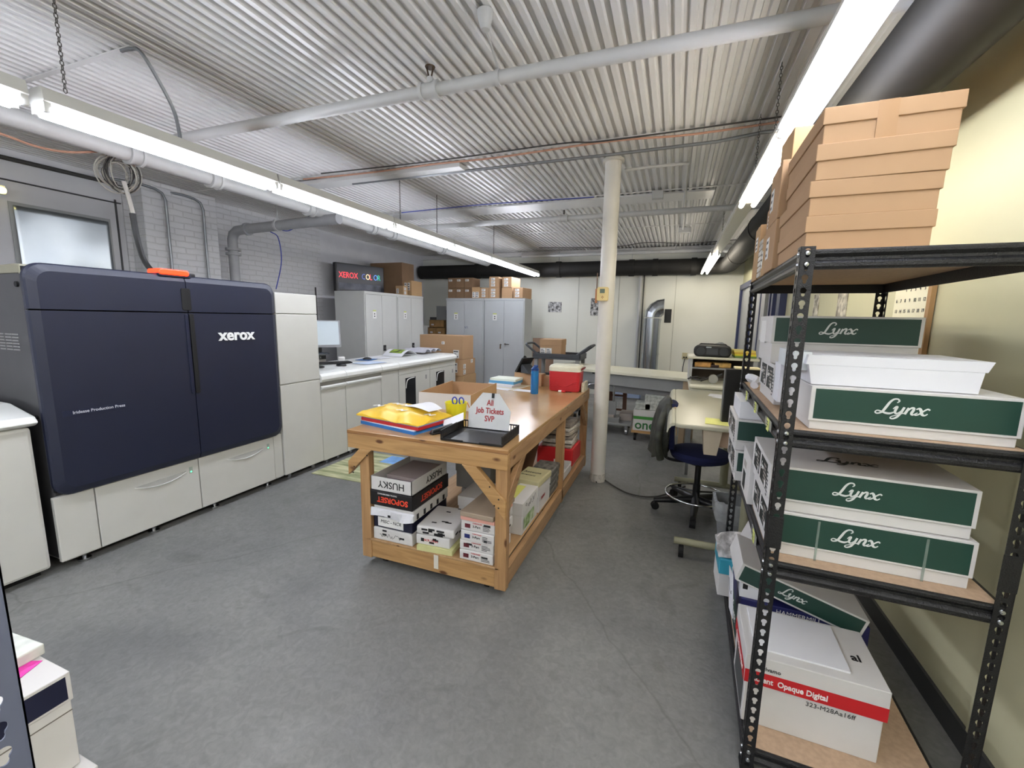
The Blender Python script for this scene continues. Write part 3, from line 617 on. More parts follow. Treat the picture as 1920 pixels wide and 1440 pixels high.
# curved print draped over, with lettering
o = MB(); rings = []
for k in range(13):
    t = k/12; rings.append([(-4.1, 5.35+.42*t, ZT+.002+.085*math.sin(PI*t)), (-3.72, 5.3+.42*t, ZT+.002+.085*math.sin(PI*t)), (-3.72, 5.3+.42*t, ZT+.005+.085*math.sin(PI*t)), (-4.1, 5.35+.42*t, ZT+.005+.085*math.sin(PI*t))])
ar = o.loft(rings).obj('printed_sheet', paper); tag(ar, 'arched white print with a dark and green picture on the press', 'printed sheet')
for j, (a, b) in enumerate(((.16, .5),)):
    mb = MB(); rings = []
    for k in range(7):
        t = a+(b-a)*k/6; z = ZT+.006+.085*math.sin(PI*t); yy = 5.31+.42*t; rings.append([(-4.02, yy+.03, z), (-3.78, yy, z), (-3.78, yy, z+.001), (-4.02, yy+.03, z+.001)])
    mb.loft(rings).obj('printed_picture', mat('print_pic', '#20241f', .5, var=.4, vs=14, col2='#9ab83a'), ar)
for k in range(4):
    o = MB()
    rings = [[(-4.15+.0, 5.95+k*.16+.2*t, ZT+.001+.07*math.sin(PI*(.1+.8*t))), (-3.7, 5.9+k*.16+.2*t, ZT+.001+.07*math.sin(PI*(.1+.8*t))), (-3.7, 5.9+k*.16+.2*t, ZT+.004+.07*math.sin(PI*(.1+.8*t))), (-4.15, 5.95+k*.16+.2*t, ZT+.004+.07*math.sin(PI*(.1+.8*t)))] for t in [i/8 for i in range(9)]]
    if k < 3: tag(o.loft(rings).obj('folded_sheet', mat('lilac_paper', '#c3c3cc', .6)), ['nearest of the three arched pale sheets at the press end', 'middle of the three arched pale sheets at the press end', 'farthest of the three arched pale sheets at the press end'][k], 'paper', 'arched sheets at the press end')
# monitor
mo = T('monitor', 'flat monitor with a pale screen standing on reams beside the tower', 'monitor', (-4.02, 4.02, ZT+.2), R(52))
MB().prism(rrect(-.27, .27, 0, .33, .012), -.015, .02, 'y').obj('monitor_casing', mat('bezel', '#8a8c90', .35), mo, .003).rotation_euler = (R(-8), 0, 0)
o = MB().box(-.25, .25, -.018, -.014, .03, .315).obj('screen', mat('lcd_on', '#a9b4bb', .2, var=.06, vs=1.2, emit='#b7c4cc', es=.07), mo); o.rotation_euler = (R(-8), 0, 0)
MB().box(-.05, .05, .0, .04, -.06, .1).obj('monitor_neck', black, mo, .01); MB().box(-.12, .12, -.1, .1, -.075, -.06).obj('monitor_base', mat('base_blue_black', '#1b2733', .3), mo, .008)
o = MB().box(0, .3, 0, .22, 0, .05).obj('paper_ream', card, loc=(-4.2, 3.9, ZT), rot=(0, 0, R(52))); tag(o, 'lower plain white ream under the monitor', 'paper ream')
rm = T('paper_ream', 'green and black ream with OFFICE lettering under the monitor', 'paper ream', (-4.19, 3.87, ZT+.051), R(52))
MB().box(0, .32, 0, .24, 0, .055).obj('wrapper', card, rm, .002); decal(rm, 'printed_band', mat('office_green', '#4b8a2e', .5, var=.2), FACE['front'](.32, .24, .055), 0, .14, .003, .05); decal(rm, 'printed_band', ink, FACE['front'](.32, .24, .055), .14, .32, .003, .05)
text(rm, 'OFFICE', FACE['front'](.32, .24, .055), .17, .016, .03, label, lift=.002, bold=.01)
o = MB().box(0, .3, 0, .22, 0, .022).obj('paper_stack', paper, loc=(-4.18, 3.87, ZT+.107), rot=(0, 0, R(55))); tag(o, 'thin white paper stack directly under the monitor foot', 'paper stack')
o = MB().box(-.09, .09, -.002, .002, 0, .11).obj('note_card', mat('cream_card', '#e2dfcd', .6), loc=(-3.86, 3.6, ZT+.2), rot=(R(-20), 0, R(60))); tag(o, 'cream card leaning in front of the monitor near the tower', 'card')
o = MB().box(-.09, .09, -.09, .09, 0, .18).obj('small_box', card, loc=(-3.9, 3.52, ZT+.02), rot=(0, 0, R(60))); tag(o, 'small pale box holding the cream card beside the tower', 'box')
o = MB().box(0, .08, 0, .05, 0, .07).obj('note_holder', label, loc=(-3.95, 4.28, ZT+.0), rot=(0, 0, R(50)), bevel=.008); tag(o, 'small white note holder right of the OFFICE ream', 'note holder')
# colourful mat behind press end / on floor near table
o = MB().box(-3.36, -2.62, 3.2, 4.0, .001, .008).obj('floor_mat', mat('mat_art', '#8f9a6a', .6, var=.3, vs=3, col2='#c9c7a0', stretch=(1, 5, 1)), rot=(0, 0, 0)); tag(o, 'glossy printed mat on the floor between press and wood table', 'mat')
MB().box(-2.95, -2.63, 3.75, 3.98, .008, .0095).obj('blue_print', mat('mat_blue', '#6fa0d8', .5, var=.25, vs=5), o)

# ------------------------------------------------------------------ steel cabinets
def cabinet(name, lab, loc, rz, W, D, Hh, m, handle):
    t = T(name, lab, 'cabinet', loc, rz, 'grey steel cabinets')
    MB().box(0, W, .0, D, .0, Hh).obj('cabinet_body', m, t, .004)
    MB().box(-.004, W+.004, -.012, .05, Hh-.045, Hh).obj('top_rail', m, t, .003)
    for k in range(2):
        a, b = (.02, W/2-.003) if k == 0 else (W/2+.003, W-.02)
        d = MB().box(a, b, -.014, .0, .08, Hh-.055).obj('cabinet_door', m, t, .003)
        if handle == 'lever' and k == 1:
            MB().cyl((a+.04, -.014, 1.1), (a+.04, -.045, 1.1), .016, 12).tube([(a+.04, -.04, 1.1), (a+.13, -.045, 1.095)], .009, 8).obj('door_handle', steel, d)
        if handle == 'latch' and k == 1:
            MB().box(a+.01, a+.085, -.02, -.013, 1.0, 1.1).obj('latch_plate', ink, d, .003); MB().box(a+.03, a+.06, -.03, -.02, 1.03, 1.06).obj('latch_knob', steel, d, .004)
        if handle == 'lever' and k == 0: MB().cyl((b-.05, -.014, 1.08), (b-.05, -.04, 1.08), .018, 12).box(b-.065, b-.04, -.045, -.04, 1.0, 1.09).obj('door_handle', steel, d)
    dd = [c for c in t.children if c.name.startswith('cabinet_door')][0]
    fr = ((0, -.0145, 0), (1, 0, 0), (0, 0, 1))
    decal(dd, 'sticker', label, fr, W*.22, W*.22+.09, 1.56, 1.68); decal(dd, 'sticker_tab', mat('tab_yellow', '#c9cf7a', .5), fr, W*.22+.005, W*.22+.085, 1.675, 1.7)
    decal(dd, 'printed_mark', ink, fr, W*.22+.032, W*.22+.058, 1.585, 1.605, t0=.001); decal(dd, 'printed_mark', ink, fr, W*.22+.032, W*.22+.058, 1.625, 1.645, t0=.001)
    return t
CX = -4.75
cabinet('steel_cabinet', 'nearer light grey steel cabinet along the left wall below the screen', (CX, 5.77, 0), R(90), .87, .6, 2.0, cabl, 'latch')
cabinet('steel_cabinet', 'farther light grey steel cabinet along the left wall below the cartons', (CX, 6.65, 0), R(90), .87, .6, 2.0, cabl, 'latch')
cabinet('steel_cabinet', 'left grey steel cabinet of the pair facing the camera by the back', (-4.49, 8.0, 0), 0, .86, .46, 1.995, cabg, 'none')
cb = cabinet('steel_cabinet', 'right grey steel cabinet of the back pair, with lever handles', (-3.62, 8.0, 0), 0, .86, .46, 1.995, cabg, 'lever')
text(cb, 'V/\\', ((0, -.016, 0), (1, 0, 0), (0, 0, 1)), -.44, 1.38, .07, mat('pen_blue', '#3c4678', .5), name='handwriting')
pipe([(-5.6, 5.62, 0), (-5.6, 5.62, 2.05)], .012, dkc, 'dark vertical conduit on the wall left of the cabinets', 'conduit', 'conduit')
# wall screen
tv = T('display_screen', 'black wall screen showing XEROX COLOR above the cabinets', 'screen', (-5.56, 6.05, 2.01), R(73))
MB().box(0, .98, 0, .09, 0, .5).obj('screen_casing', black, tv, .006)
MB().box(.022, .965, -.004, .0, .025, .478).obj('screen_panel', mat('screen_dark', '#131419', .35, var=.3, vs=3, emit='#1d1f2a', es=.1), tv)
fr = ((0, -.005, 0), (1, 0, 0), (0, 0, 1))
text(tv, 'XEROX', fr, .05, .25, .14, mat('tv_red', '#ff3b45', .5, emit='#ff3b45', es=.45), sx=.8)
x0 = .5
for ch, colr in zip('COLOR', ('#4a5a9a', '#ffd9a8', '#ff4a55', '#5a7fd0', '#2fae8e')):
    text(tv, ch, fr, x0, .25, .14, mat('tv_'+colr[1:], colr, .5, emit=colr, es=.4), sx=.8); x0 += .083
o = MB().box(.05, .9, -.0055, -.0045, .05, .16).obj('screen_picture', mat('tv_clouds', '#2a2c36', .5, var=.5, vs=5, emit='#6f7280', es=.04, col2='#555863'), tv)

# ------------------------------------------------------------------ cartons
def carton(lab, loc, rz, w, d, h, m=kraft, group=None, labels=(), tp=True, name='cardboard_box', seam=True, cat='box', rot=None):
    t = T(name, lab, cat, loc, rz, group, rot)
    mb = MB().box(0, w, 0, d, 0, h); b_ = mb.obj('box_body', m, t, .003)
    if tp: decal(t, 'packing_tape', tape, FACE['top'](w, d, h), w/2-.025 if d > w else 0, w/2+.025 if d > w else w, 0 if d > w else d/2-.025, d if d > w else d/2+.025, .0006)
    for i, (fc, x0, x1, y0, y1) in enumerate(labels):
        fr = FACE[fc](w, d, h); L_ = decal(t, 'box_label', label, fr, x0, x1, y0, y1, .001)
        lines(L_, fr, x0+.006, x1-.006, y0+.004, y1-.004, 3, inkg, seed=i+int(w*100))
    return t
def lidbox(lab, loc, rz, w, d, h, lh, m=kraft, group=None, name='cardboard_box', skew=0, tapef=False, rot=None, cat='box'):
    t = T(name, lab, cat, loc, rz, group, rot)
    MB().box(.005, w-.005, .005, d-.005, 0, h-.004).obj('box_base', m, t, .002)
    MB().hexa([(0, 0, h-lh), (w, 0, h-lh+skew), (w, d, h-lh), (0, d, h-lh)], [(0, 0, h), (w, 0, h), (w, d, h), (0, d, h)]).obj('lid', m, t, .002)
    if tapef: decal(t, 'packing_tape', tape, ((0, 0, 0), (1, 0, 0), (0, 0, 1)), w*.4, w*.55, .0, h, .0008)
    return t
# on the left cabinets
carton('tall big kraft carton on the left cabinets beside the screen', (-5.68, 7.12, 2.0), 0, .73, .4, .62, kraftd, 'boxes on the left cabinets', tp=False)
carton('small kraft carton with white labels in front of the tall carton', (-4.99, 6.96, 2.0), 0, .17, .14, .17, krafty, 'boxes on the left cabinets', [('front', .02, .07, .03, .12), ('right', .03, .09, .02, .07), ('right', .03, .09, .09, .14)], tp=False)
carton('low kraft carton at the right end of the left cabinets', (-4.945, 7.14, 2.0), 0, .19, .36, .28, krafty, 'boxes on the left cabinets', [('front', .03, .08, .1, .24), ('front', .1, .15, .1, .24)], tp=False)
# on the back pair of cabinets
g = 'boxes on the back cabinets'
bz = 1.997
def cl_(w, h, k=3):
    return [('front', w*.2, w*.62, h*(.1+.28*i), h*(.32+.28*i)) for i in range(k)]
for r0, z in enumerate((bz, bz+.205)):
    for c in range(3):
        carton(['leftmost', 'second', 'third'][c]+' dark brown box of the '+['lower', 'upper'][r0]+' row on the back cabinets', (-4.46+c*.19, 8.02, z), 0, .186, .35, .2, kraftd, g, [('front', .02, .1, .13, .17)], tp=False)
carton('tan box with two white labels below the dark brown upper row', (-3.89, 7.98, bz), 0, .16, .35, .215, krafty, g, [('front', .01, .07, .01, .12), ('front', .08, .15, .01, .12)], tp=False)
carton('tan box with three labels, lower row, fourth from its right end', (-3.72, 8.0, bz), 0, .19, .4, .205, kraft, g, cl_(.19, .205), tp=False)
carton('tan box with three labels, lower row, under the single top box', (-3.52, 8.0, bz), 0, .21, .42, .205, kraft, g, cl_(.21, .205), tp=False)
carton('tan box with three labels standing alone in the upper row', (-3.52, 8.0, bz+.207), 0, .2, .42, .21, kraft, g, cl_(.2, .21), tp=False)
carton('plain tan box without labels in the lower row', (-3.25, 8.0, bz), 0, .22, .42, .2, kraft, g, (), tp=False)
carton('tan box with three labels topmost at the right of the back cabinets', (-3.24, 8.0, bz+.202), R(-4), .2, .42, .205, kraft, g, cl_(.2, .205), tp=False)
carton('tan box with three labels at the right end of the lower row', (-3.0, 7.99, bz), R(-6), .2, .42, .2, kraft, g, cl_(.2, .2), tp=False)
# kraft boxes in the gap between cabinets, dark shelf
st = T('storage_rack', 'dark rack in the gap between the two groups of cabinets', 'rack', (-5.3, 8.2, 0))
for z in (.4, 1.0, 1.22, ): MB().box(0, .72, 0, .5, z-.03, z).obj('rack_shelf', gmet, st)
for x in (0, .69): MB().box(x, x+.03, 0, .03, 0, 1.75).obj('rack_post', black, st)
MB().box(0, .72, .48, .5, 0, 1.6).obj('rack_back', mat('rack_dark', '#4a4b4d', .5), st)
for i, (x, z, ww) in enumerate(((-5.03, 1.22, .19), (-4.83, 1.22, .21), (-5.0, 1.385, .36))):
    carton(['left lower small brown box on the dark rack', 'right lower small brown box on the dark rack', 'upper long brown box on the dark rack'][i], (x, 8.16, z), 0, ww, .3, .155, mat('brown_parcel', '#8a6a40', .7, var=.2, vs=10), 'boxes on the dark rack', [('front', .05, .11, .04, .07)], tp=False)
for i in range(2):
    o = MB().box(0, .05, 0, .25, 0, .19).obj('binder', label, loc=(-5.16+i*.055, 8.15, 1.22)); tag(o, ['left white binder on the dark rack', 'right white binder on the dark rack'][i], 'binder', 'white binders')
o = MB().box(0, .3, 0, .02, 0, .3).obj('grey_panel', gmet, loc=(-4.93, 8.35, 1.54)); tag(o, 'grey metal panel standing on the dark rack above the brown boxes', 'panel')
# carton stack behind the press end
g = 'cartons stacked behind the press end'
carton('long kraft carton on top of the stack behind the press end', (-4.24, 6.6, .885), R(0), .85, .42, .405, kraft, g, [('front', .44, .5, .25, .3), ('front', .67, .78, .02, .16)], tp=False)
for c in []: pass
t2 = carton('kraft carton with label strips in the middle of that stack', (-3.9, 6.58, .605), R(0), .52, .5, .275, kraft, g, [('front', .33, .42, .05, .22), ('right', .03, .12, .12, .2), ('right', .03, .12, .02, .1), ('right', .32, .4, .2, .26)], tp=False)
carton('kraft carton at lower part of that stack behind the press end', (-3.9, 6.6, .3), R(0), .53, .5, .3, krafty, g, [('right', .3, .4, .02, .12)], tp=False)
carton('kraft carton on the floor at the bottom of that stack', (-3.9, 6.6, 0), R(0), .53, .5, .295, krafty, g, (), tp=False)
# flattened board leaning by cabinets
o = MB().box(0, .02, 0, .4, 0, 1.25).obj('cardboard_sheet', mat('brown_sheet', '#8b7361', .8), loc=(-2.5, 7.75, 0), rot=(0, 0, R(-70))); tag(o, 'brown cardboard sheet leaning by the right back cabinet', 'cardboard sheet')

# ------------------------------------------------------------------ service cart
ct = T('service_cart', 'dark grey plastic service cart against the back behind the cooler', 'cart', (-2.13, 6.62, 0))
dpl = mat('dark_grey_plastic', '#3a3d42', .5)
for z in (.97, .6, .16):
    MB().box(0, .78, 0, .5, z, z+.03).box(0, .78, 0, .02, z+.03, z+.09).box(0, .78, .48, .5, z+.03, z+.09).box(0, .02, 0, .5, z+.03, z+.09).box(.76, .78, 0, .5, z+.03, z+.09).obj('cart_tray', dpl, ct, .006)
for x in (.02, .7):
    for y in (.02, .43): MB().box(x, x+.06, y, y+.05, .12, 1.0).obj('cart_post', gmet, ct, .004)
for s, x in ((-1, 0), (1, .78)): MB().tube([(x-s*.06, .03, 1.05), (x+s*.1, .03, 1.17), (x+s*.14, .1, 1.2), (x+s*.14, .4, 1.2), (x+s*.1, .47, 1.17), (x-s*.06, .47, 1.05)], .018, 8, smooth=3).obj('cart_handle', dpl, ct)
for x in (.06, .72):
    for y in (.06, .44): MB().cyl((x-.015, y, .05), (x+.015, y, .05), .05, 14).cyl((x, y, .07), (x, y, .14), .01, 6).obj('caster', rubber, ct)
cb_ = lidbox('kraft box with lid and two labels on the service cart', (-2.03, 6.66, 1.003), R(3), .36, .4, .28, .1, kraft, None, skew=.01)
for k in range(2): lb = decal(cb_, 'box_label', label, FACE['front'](.36, .4, .28), .01+k*.1, .1+k*.1, .02, .14, .0012, t0=-.004); lines(lb, ((0, -.006+.0055, 0), (1, 0, 0), (0, 0, 1)), .02+k*.1, .09+k*.1, .03, .13, 4, inkg)

# ------------------------------------------------------------------ back counter
A = math.atan2(-.48, 1.38); bt = T('drafting_table', 'long cream topped table on grey frame crossing behind the column', 'table', (-1.42, 6.24, 0), R(-17))
MB().prism(rrect(-.35, 1.72, 0, .72, .05), .86, .9, 'z').obj('tabletop', cream, bt, .008)
MB().box(-.3, 1.62, .06, .1, .7, .855).obj('front_apron', gmet, bt)
MB().box(-.3, 1.66, .1, .66, .6, .7).obj('frame_beam', mat('frame_dark', '#6b6c6c', .5), bt)
for x in (-.25, 1.58): MB().box(x, x+.07, .15, .6, 0, .6).obj('leg', mat('tan_leg', '#b09a7c', .5), bt)
MB().box(1.62, 1.7, .05, .65, .3, .855).obj('end_panel', mat('tan_panel', '#b79f80', .5), bt)
MB().box(.34, .375, .055, .07, .835, .855).obj('table_clip', black, bt)
# things under the back counter
ht = T('platform_trolley', 'grey platform trolley with tall steel handle behind the column', 'trolley', (-.95, 6.15, 0))
MB().box(-.05, .47, -.1, .5, .14, .17).obj('platform', gmet, ht, .006)
MB().tube([(.2, .0, .17), (.2, .0, .6), (.19, .0, .66), (.13, .0, .69), (-.1, .0, .69), (-.17, 0, .66), (-.18, 0, .6), (-.18, 0, .17)], .014, 8, smooth=3).obj('trolley_handle', steel, ht)
MB().box(.13, .24, -.02, .03, .17, .46).obj('handle_bracket', gmet, ht)
for x in (.02, .4):
    for y in (-.04, .42): MB().cyl((x-.015, y, .05), (x+.015, y, .05), .05, 14).box(x-.02, x+.02, y-.03, y+.02, .05, .14).obj('caster', steel, ht)
for i, (x, y, z, ww, hh, nm_) in enumerate(((.0, -.08, .172, .3, .06, 'lower grey parts box on the platform trolley'), (.02, -.06, .233, .2, .04, 'thin box on top of the parts box on the trolley'), (.28, .1, .172, .18, .1, 'white tub at the right of the platform trolley'))):
    o = MB().box(0, ww, 0, .3, 0, hh).obj('parts_box', gmet if i == 0 else cardg, loc=(-.95+x, 6.15+y, z), bevel=.004); tag(o, nm_, 'box')
ld = T('step_ladder', 'brown step ladder folded behind the steel column', 'ladder', (-.9, 6.75, 0)); bw = mat('brown_wood', '#5c3620', .5)
for x in (0, .22): MB().hexa([(x, 0, 0), (x+.06, 0, 0), (x+.06, .03, 0), (x, .03, 0)], [(x-.02, .1, .83), (x+.04, .1, .83), (x+.04, .13, .83), (x-.02, .13, .83)]).obj('ladder_rail', bw, ld)
for z in (.2, .42, .64): MB().box(.03, .24, .02+z*.12, .05+z*.12, z, z+.03).obj('ladder_step', bw, ld)
dy = T('wood_dolly', 'small wooden dolly carrying the green one box', 'dolly', (-.46, 5.85, 0))
MB().box(0, .5, 0, .45, .11, .145).obj('dolly_deck', woodx, dy, .004)
for x in (.05, .45):
    for y in (.05, .4): MB().cyl((x-.015, y, .045), (x+.015, y, .045), .045, 14).box(x-.015, x+.015, y-.02, y+.02, .045, .11).obj('caster', rubber, dy)
ob = T('paper_box', 'white and green paper box printed one on the wooden dolly', 'box', (-.44, 5.86, .146))
MB().box(0, .44, 0, .3, 0, .24).obj('box_base', card, ob, .003); MB().box(-.004, .444, -.004, .304, .2, .28).obj('lid', card, ob, .003)
grn = mat('one_green', '#3f8a38', .5)
decal(ob, 'printed_band', grn, FACE['front'](.44, .3, .25), .0, .43, .155, .195, .001); text(ob, 'one', FACE['front'](.44, .3, .25), .02, .025, .17, mat('one_dark_green', '#2e6b38', .5), bold=.02, lift=.001)
for i, (x, z, h_) in enumerate(((.0, .428, .09), (.12, .428, .2))):
    o = MB().box(0, .3-.1*(i == 0), 0, .25, 0, h_).obj('wrapped_ream', mat('wrap_pattern', '#a9ada6', .5, var=.25, vs=25, col2='#c9cdc6'), loc=(-.43+x, 5.88, z), bevel=.01); tag(o, ['small pale wrapped pack at left on the one box', 'taller pale wrapped pack with ring pattern on the one box'][i], 'wrapped pack')
o = MB().box(0, .9, 0, .02, 0, .33).obj('blue_board', mat('pale_blue_board', '#97a9c9', .6), loc=(-1.1, 8.9, .05)); tag(o, 'pale blue board leaning at the base of the back wall', 'board')
o = MB().box(0, .35, 0, .3, 0, .4).obj('storage_tub', mat('brown_tub', '#7c6655', .6), loc=(-.2, 6.9, .3), bevel=.02); tag(o, 'brown tub under the right end of the back table', 'tub')
o = MB().box(0, .35, 0, .3, 0, .3).obj('storage_carton', kraftd, loc=(-.22, 6.88, 0)); tag(o, 'kraft carton under the brown tub by the back wall', 'box')

# ------------------------------------------------------------------ side desk with storage, radio
sdk = T('side_table', 'cream side table with rounded drawer front under the radio shelf', 'table', (.17, 4.68, 0))
MB().box(0, .62, .0, .75, .93, .98).box(.02, .6, .03, .72, .84, .93).obj('tabletop', cream, sdk, .02)
for x in (.03, .56):
    for y in (.05, .68): MB().box(x, x+.03, y, y+.03, 0, .85).obj('leg', gmet, sdk)
og = T('desk_organizer', 'grey open desk organizer holding the black radio on top', 'organizer', (.17, 4.93, .982))
MB().box(0, .03, 0, .4, 0, .235).box(.6, .63, 0, .4, 0, .235).obj('side_panel', mat('org_grey', '#a9acab', .4), og)
MB().box(-.02, .65, -.02, .42, .235, .26).obj('top', cream, og, .006); MB().box(.03, .6, .0, .4, .13, .145).obj('shelf', gmet, og); MB().box(.0, .63, .38, .4, 0, .235).obj('back_panel', mat('org_back', '#6b5c4c', .6), og)
ra = T('portable_radio', 'black portable radio with two round speakers on the organizer', 'radio', (.2, 4.95, 1.243), R(-6))
MB().prism(rrect(0, .36, 0, .12, .05), .0, .16, 'y').obj('radio_body', black, ra, .015)
for x in (.07, .29): MB().cyl((x, -.008, .055), (x, .01, .055), .042, 20).obj('speaker_cone', mat('speaker_grey', '#2b2d30', .4), ra)
MB().box(.125, .235, -.008, .005, .025, .09).obj('tape_deck', mat('deck_grey', '#3a3c40', .3), ra); MB().box(.12, .17, -.006, .002, .095, .106).obj('display', mat('radio_lcd', '#aab2b6', .3), ra)
MB().tube([(.03, .08, .1), (.06, .08, .13), (.3, .08, .13), (.33, .08, .1)], .008, 8).obj('radio_handle', black, ra)
mb = MB(); rr = random.Random(9)
nn = 14; rings = []
for i in range(8):
    a = PI/2*i/7; rings.append([(.11*math.cos(a)*math.cos(2*PI*j/nn)*rr.uniform(.85, 1.1), .09*math.cos(a)*math.sin(2*PI*j/nn)*rr.uniform(.85, 1.1), .14*math.sin(a)+rr.uniform(-.01, .01)) for j in range(nn)])
pbag = mb.loft(rings).obj('plastic_bag', mat('clear_bag', '#d5d8d6', .25, var=.25, vs=20, col2='#8b9291'), loc=(.47, 5.24, 1.243)); tag(pbag, 'crumpled clear plastic bag behind the radio', 'bag')
for i in range(4):
    o = MB().box(0, .2, 0, .28, 0, .018).obj('envelope', [mat('env_green', '#6f8f4a', .6), yel, mat('env_tan', '#d9b24a', .6), mat('env_pale', '#e4cf6a', .6)][i], loc=(.6-i*.004, 4.98, 1.244+i*.019)); tag(o, ['green folder lowest in the pile right of the radio', 'yellow folder second in the pile right of the radio', 'tan envelope third in the pile right of the radio', 'pale yellow envelope topmost right of the radio'][i], 'envelope')
rr = random.Random(11)
for i, (x, z, c, nm_) in enumerate(((.22, 1.13, '#b98a4a', 'tan paper bundle'), (.3, 1.13, '#2b1512', 'dark folded leather case'), (.42, 1.13, '#c9a25e', 'crumpled yellow tan paper'))):
    o = MB().box(0, .16, 0, .2, 0, .03+.02*(i != 1)).obj('small_item', mat('item'+c[1:], c, .6, var=.3, vs=20), loc=(x, 4.97, z), rot=(0, 0, R(-10+i*9)), bevel=.008); tag(o, nm_+' on the middle shelf of the organizer', 'item')
tg = T('tape_gun', 'black and silver tape dispenser on the side table', 'tape dispenser', (.4, 4.78, .984))
MB().cyl((0, 0, .045), (0, .05, .045), .045, 20).obj('tape_roll', mat('tape_silver', '#b9b9b4', .2, metal=.5), tg); MB().tube([(-.12, .02, .02), (-.05, .02, .05), (0, .02, .05), (.08, .02, .1)], .013, 8).obj('dispenser_body', black, tg)
o = MB().tube([(-.14, 0, .03), (-.06, -.02, .06), (0, .02, .03), (.05, -.02, .05), (-.03, -.03, .03), (-.12, .0, .05)], .009, 6, smooth=5).obj('cord_bundle', dkc, loc=(.3, 4.8, .985)); tag(o, 'dark tangled cord on the side table by the tape dispenser', 'cord')
pipe([(.22, 9.27, .87), (.2, 9.22, .7), (.2, 9.2, .3)], .008, dkc, 'thin dark cord hanging from the wall outlet', 'cord', 'cord', n=6)

# ------------------------------------------------------------------ desk, monitor back, stool, bin
dk = T('desk', 'beige topped desk on castered feet beside the black shelf', 'desk', (.045, 3.04, 0), 0)
MB().prism(rrect(0, .85, 0, 1.62, .04), .89, .92, 'z').obj('tabletop', mat('desk_beige', '#aeac98', .3, var=.02), dk, .008)
MB().prism([(.0, .92), (-.02, .918), (-.035, .905), (-.045, .88), (-.05, .85), (-.044, .848), (-.036, .875), (-.02, .895), (.0, .9)], .02, 1.6, 'y').obj('rolled_edge', mat('desk_edge', '#b9b7a2', .3), dk)
MB().box(.24, .83, .1, .16, .76, .89).obj('cross_beam', mat('desk_beam', '#b49a82', .5), dk, .004)
MB().hexa([(.2, .1, .7), (.28, .1, .7), (.26, .2, .7), (.2, .2, .7)], [(.18, .05, .89), (.3, .05, .89), (.3, .2, .89), (.18, .2, .89)]).obj('support_bracket', mat('bracket_cream', '#cdbfa8', .5), dk)
bf = mat('desk_foot', '#8d8b72', .45)
for y in (-.04, 1.2):
    MB().cyl((.05, y, .11), (.8, y-.01, .11), .025, 14).obj('foot_bar', bf, dk, smooth=True)
    for x in (.1, .7): MB().cyl((x-.015, y-.01, .043), (x+.015, y-.01, .043), .043, 14).box(x-.012, x+.012, y-.02, y+.01, .04, .1).obj('caster', rubber, dk)
    MB().cyl((.47, y-.005, .12), (.48, y+.06, .88), .035, 14).obj('leg', bf, dk, smooth=True)
o = MB().box(0, .15, 0, .2, 0, .002).obj('yellow_paper', mat('legal_yellow', '#e4e58a', .7), loc=(.235, 3.12, .921), rot=(0, 0, R(-4))); tag(o, 'yellow paper sheet at the near edge of the beige desk', 'paper')
for i in range(2):
    o = MB().box(0, .2, 0, .14, 0, .0015).obj('loose_paper', paper, loc=(.33+.03*i, 4.35-.08*i, .921+.002*i), rot=(0, 0, R(-12-20*i))); tag(o, ['white sheet on the desk left of the monitor back', 'second white sheet overlapping the first left of the monitor'][i], 'paper')
mk = T('monitor', 'black monitor back standing on the beige desk behind the shelf', 'monitor', (.345, 3.22, .921), R(4))
MB().box(0, .42, 0, .05, .0, .37).obj('monitor_casing', mat('monitor_black', '#0b0b0c', .5), mk, .006)
MB().box(-.004, .0, .005, .045, .005, .365).obj('side_edge', mat('edge_grey', '#6b6c6a', .4), mk)
for i, (x, y, s) in enumerate(((.44, 3.24, 1), )):
    o = MB().box(0, .15, 0, .1, 0, .01).obj('paper_scraps', mat('cream_scraps', '#e5dab0', .7, var=.1), loc=(.4, 3.225, 1.293)); tag(o, 'cream paper scraps lying on top of the black monitor', 'paper')
sx_, sy_ = .265, 3.80
stl = T('drafting_stool', 'navy blue swivel stool with chrome foot ring at the desk', 'chair', (sx_, sy_, 0), R(8))
MB().lathe([(0, -.04), (.17, -.04), (.22, -.02), (.235, .015), (.22, .04), (.15, .055), (0, .06)], 32, (0, 0, .5)).obj('seat', fab_blue, stl, smooth=True)
bk = MB(); rings = []
for k in range(9):
    t = k/8; z = .56+.38*t; hw = .18*math.sin(PI*(.15+.7*t))**.6; rings.append([(-.24-.02*math.sin(PI*t)+dx, yy, z) for dx, yy in ((-.02, -hw), (-.035, -hw*.5), (-.035, hw*.5), (-.02, hw), (.02, hw), (.035, hw*.5), (.035, -hw*.5), (.02, -hw))])
bk.loft(rings).obj('backrest', fab_blue, stl, smooth=True)
MB().tube([(-.28, 0, .75), (-.3, 0, .6), (-.28, 0, .48), (-.2, 0, .44), (0, 0, .44)], .013, 8, smooth=4).obj('back_bar', black, stl)
MB().cyl((0, 0, .09), (0, 0, .25), .03, 16).cyl((0, 0, .25), (0, 0, .46), .024, 16).obj('gas_column', black, stl, smooth=True)
MB().lathe([(0, .42), (.09, .43), (.1, .455), (0, .46)], 16).obj('seat_plate', black, stl)
MB().tube([(.245*math.cos(2*PI*k/40), .245*math.sin(2*PI*k/40), .155) for k in range(41)], .009, 10).obj('foot_ring', chrome, stl, smooth=True)
for k in range(3): MB().cyl((0, 0, .18), (.245*math.cos(k*2.1+.4), .245*math.sin(k*2.1+.4), .155), .008, 8).obj('ring_spoke', black, stl)
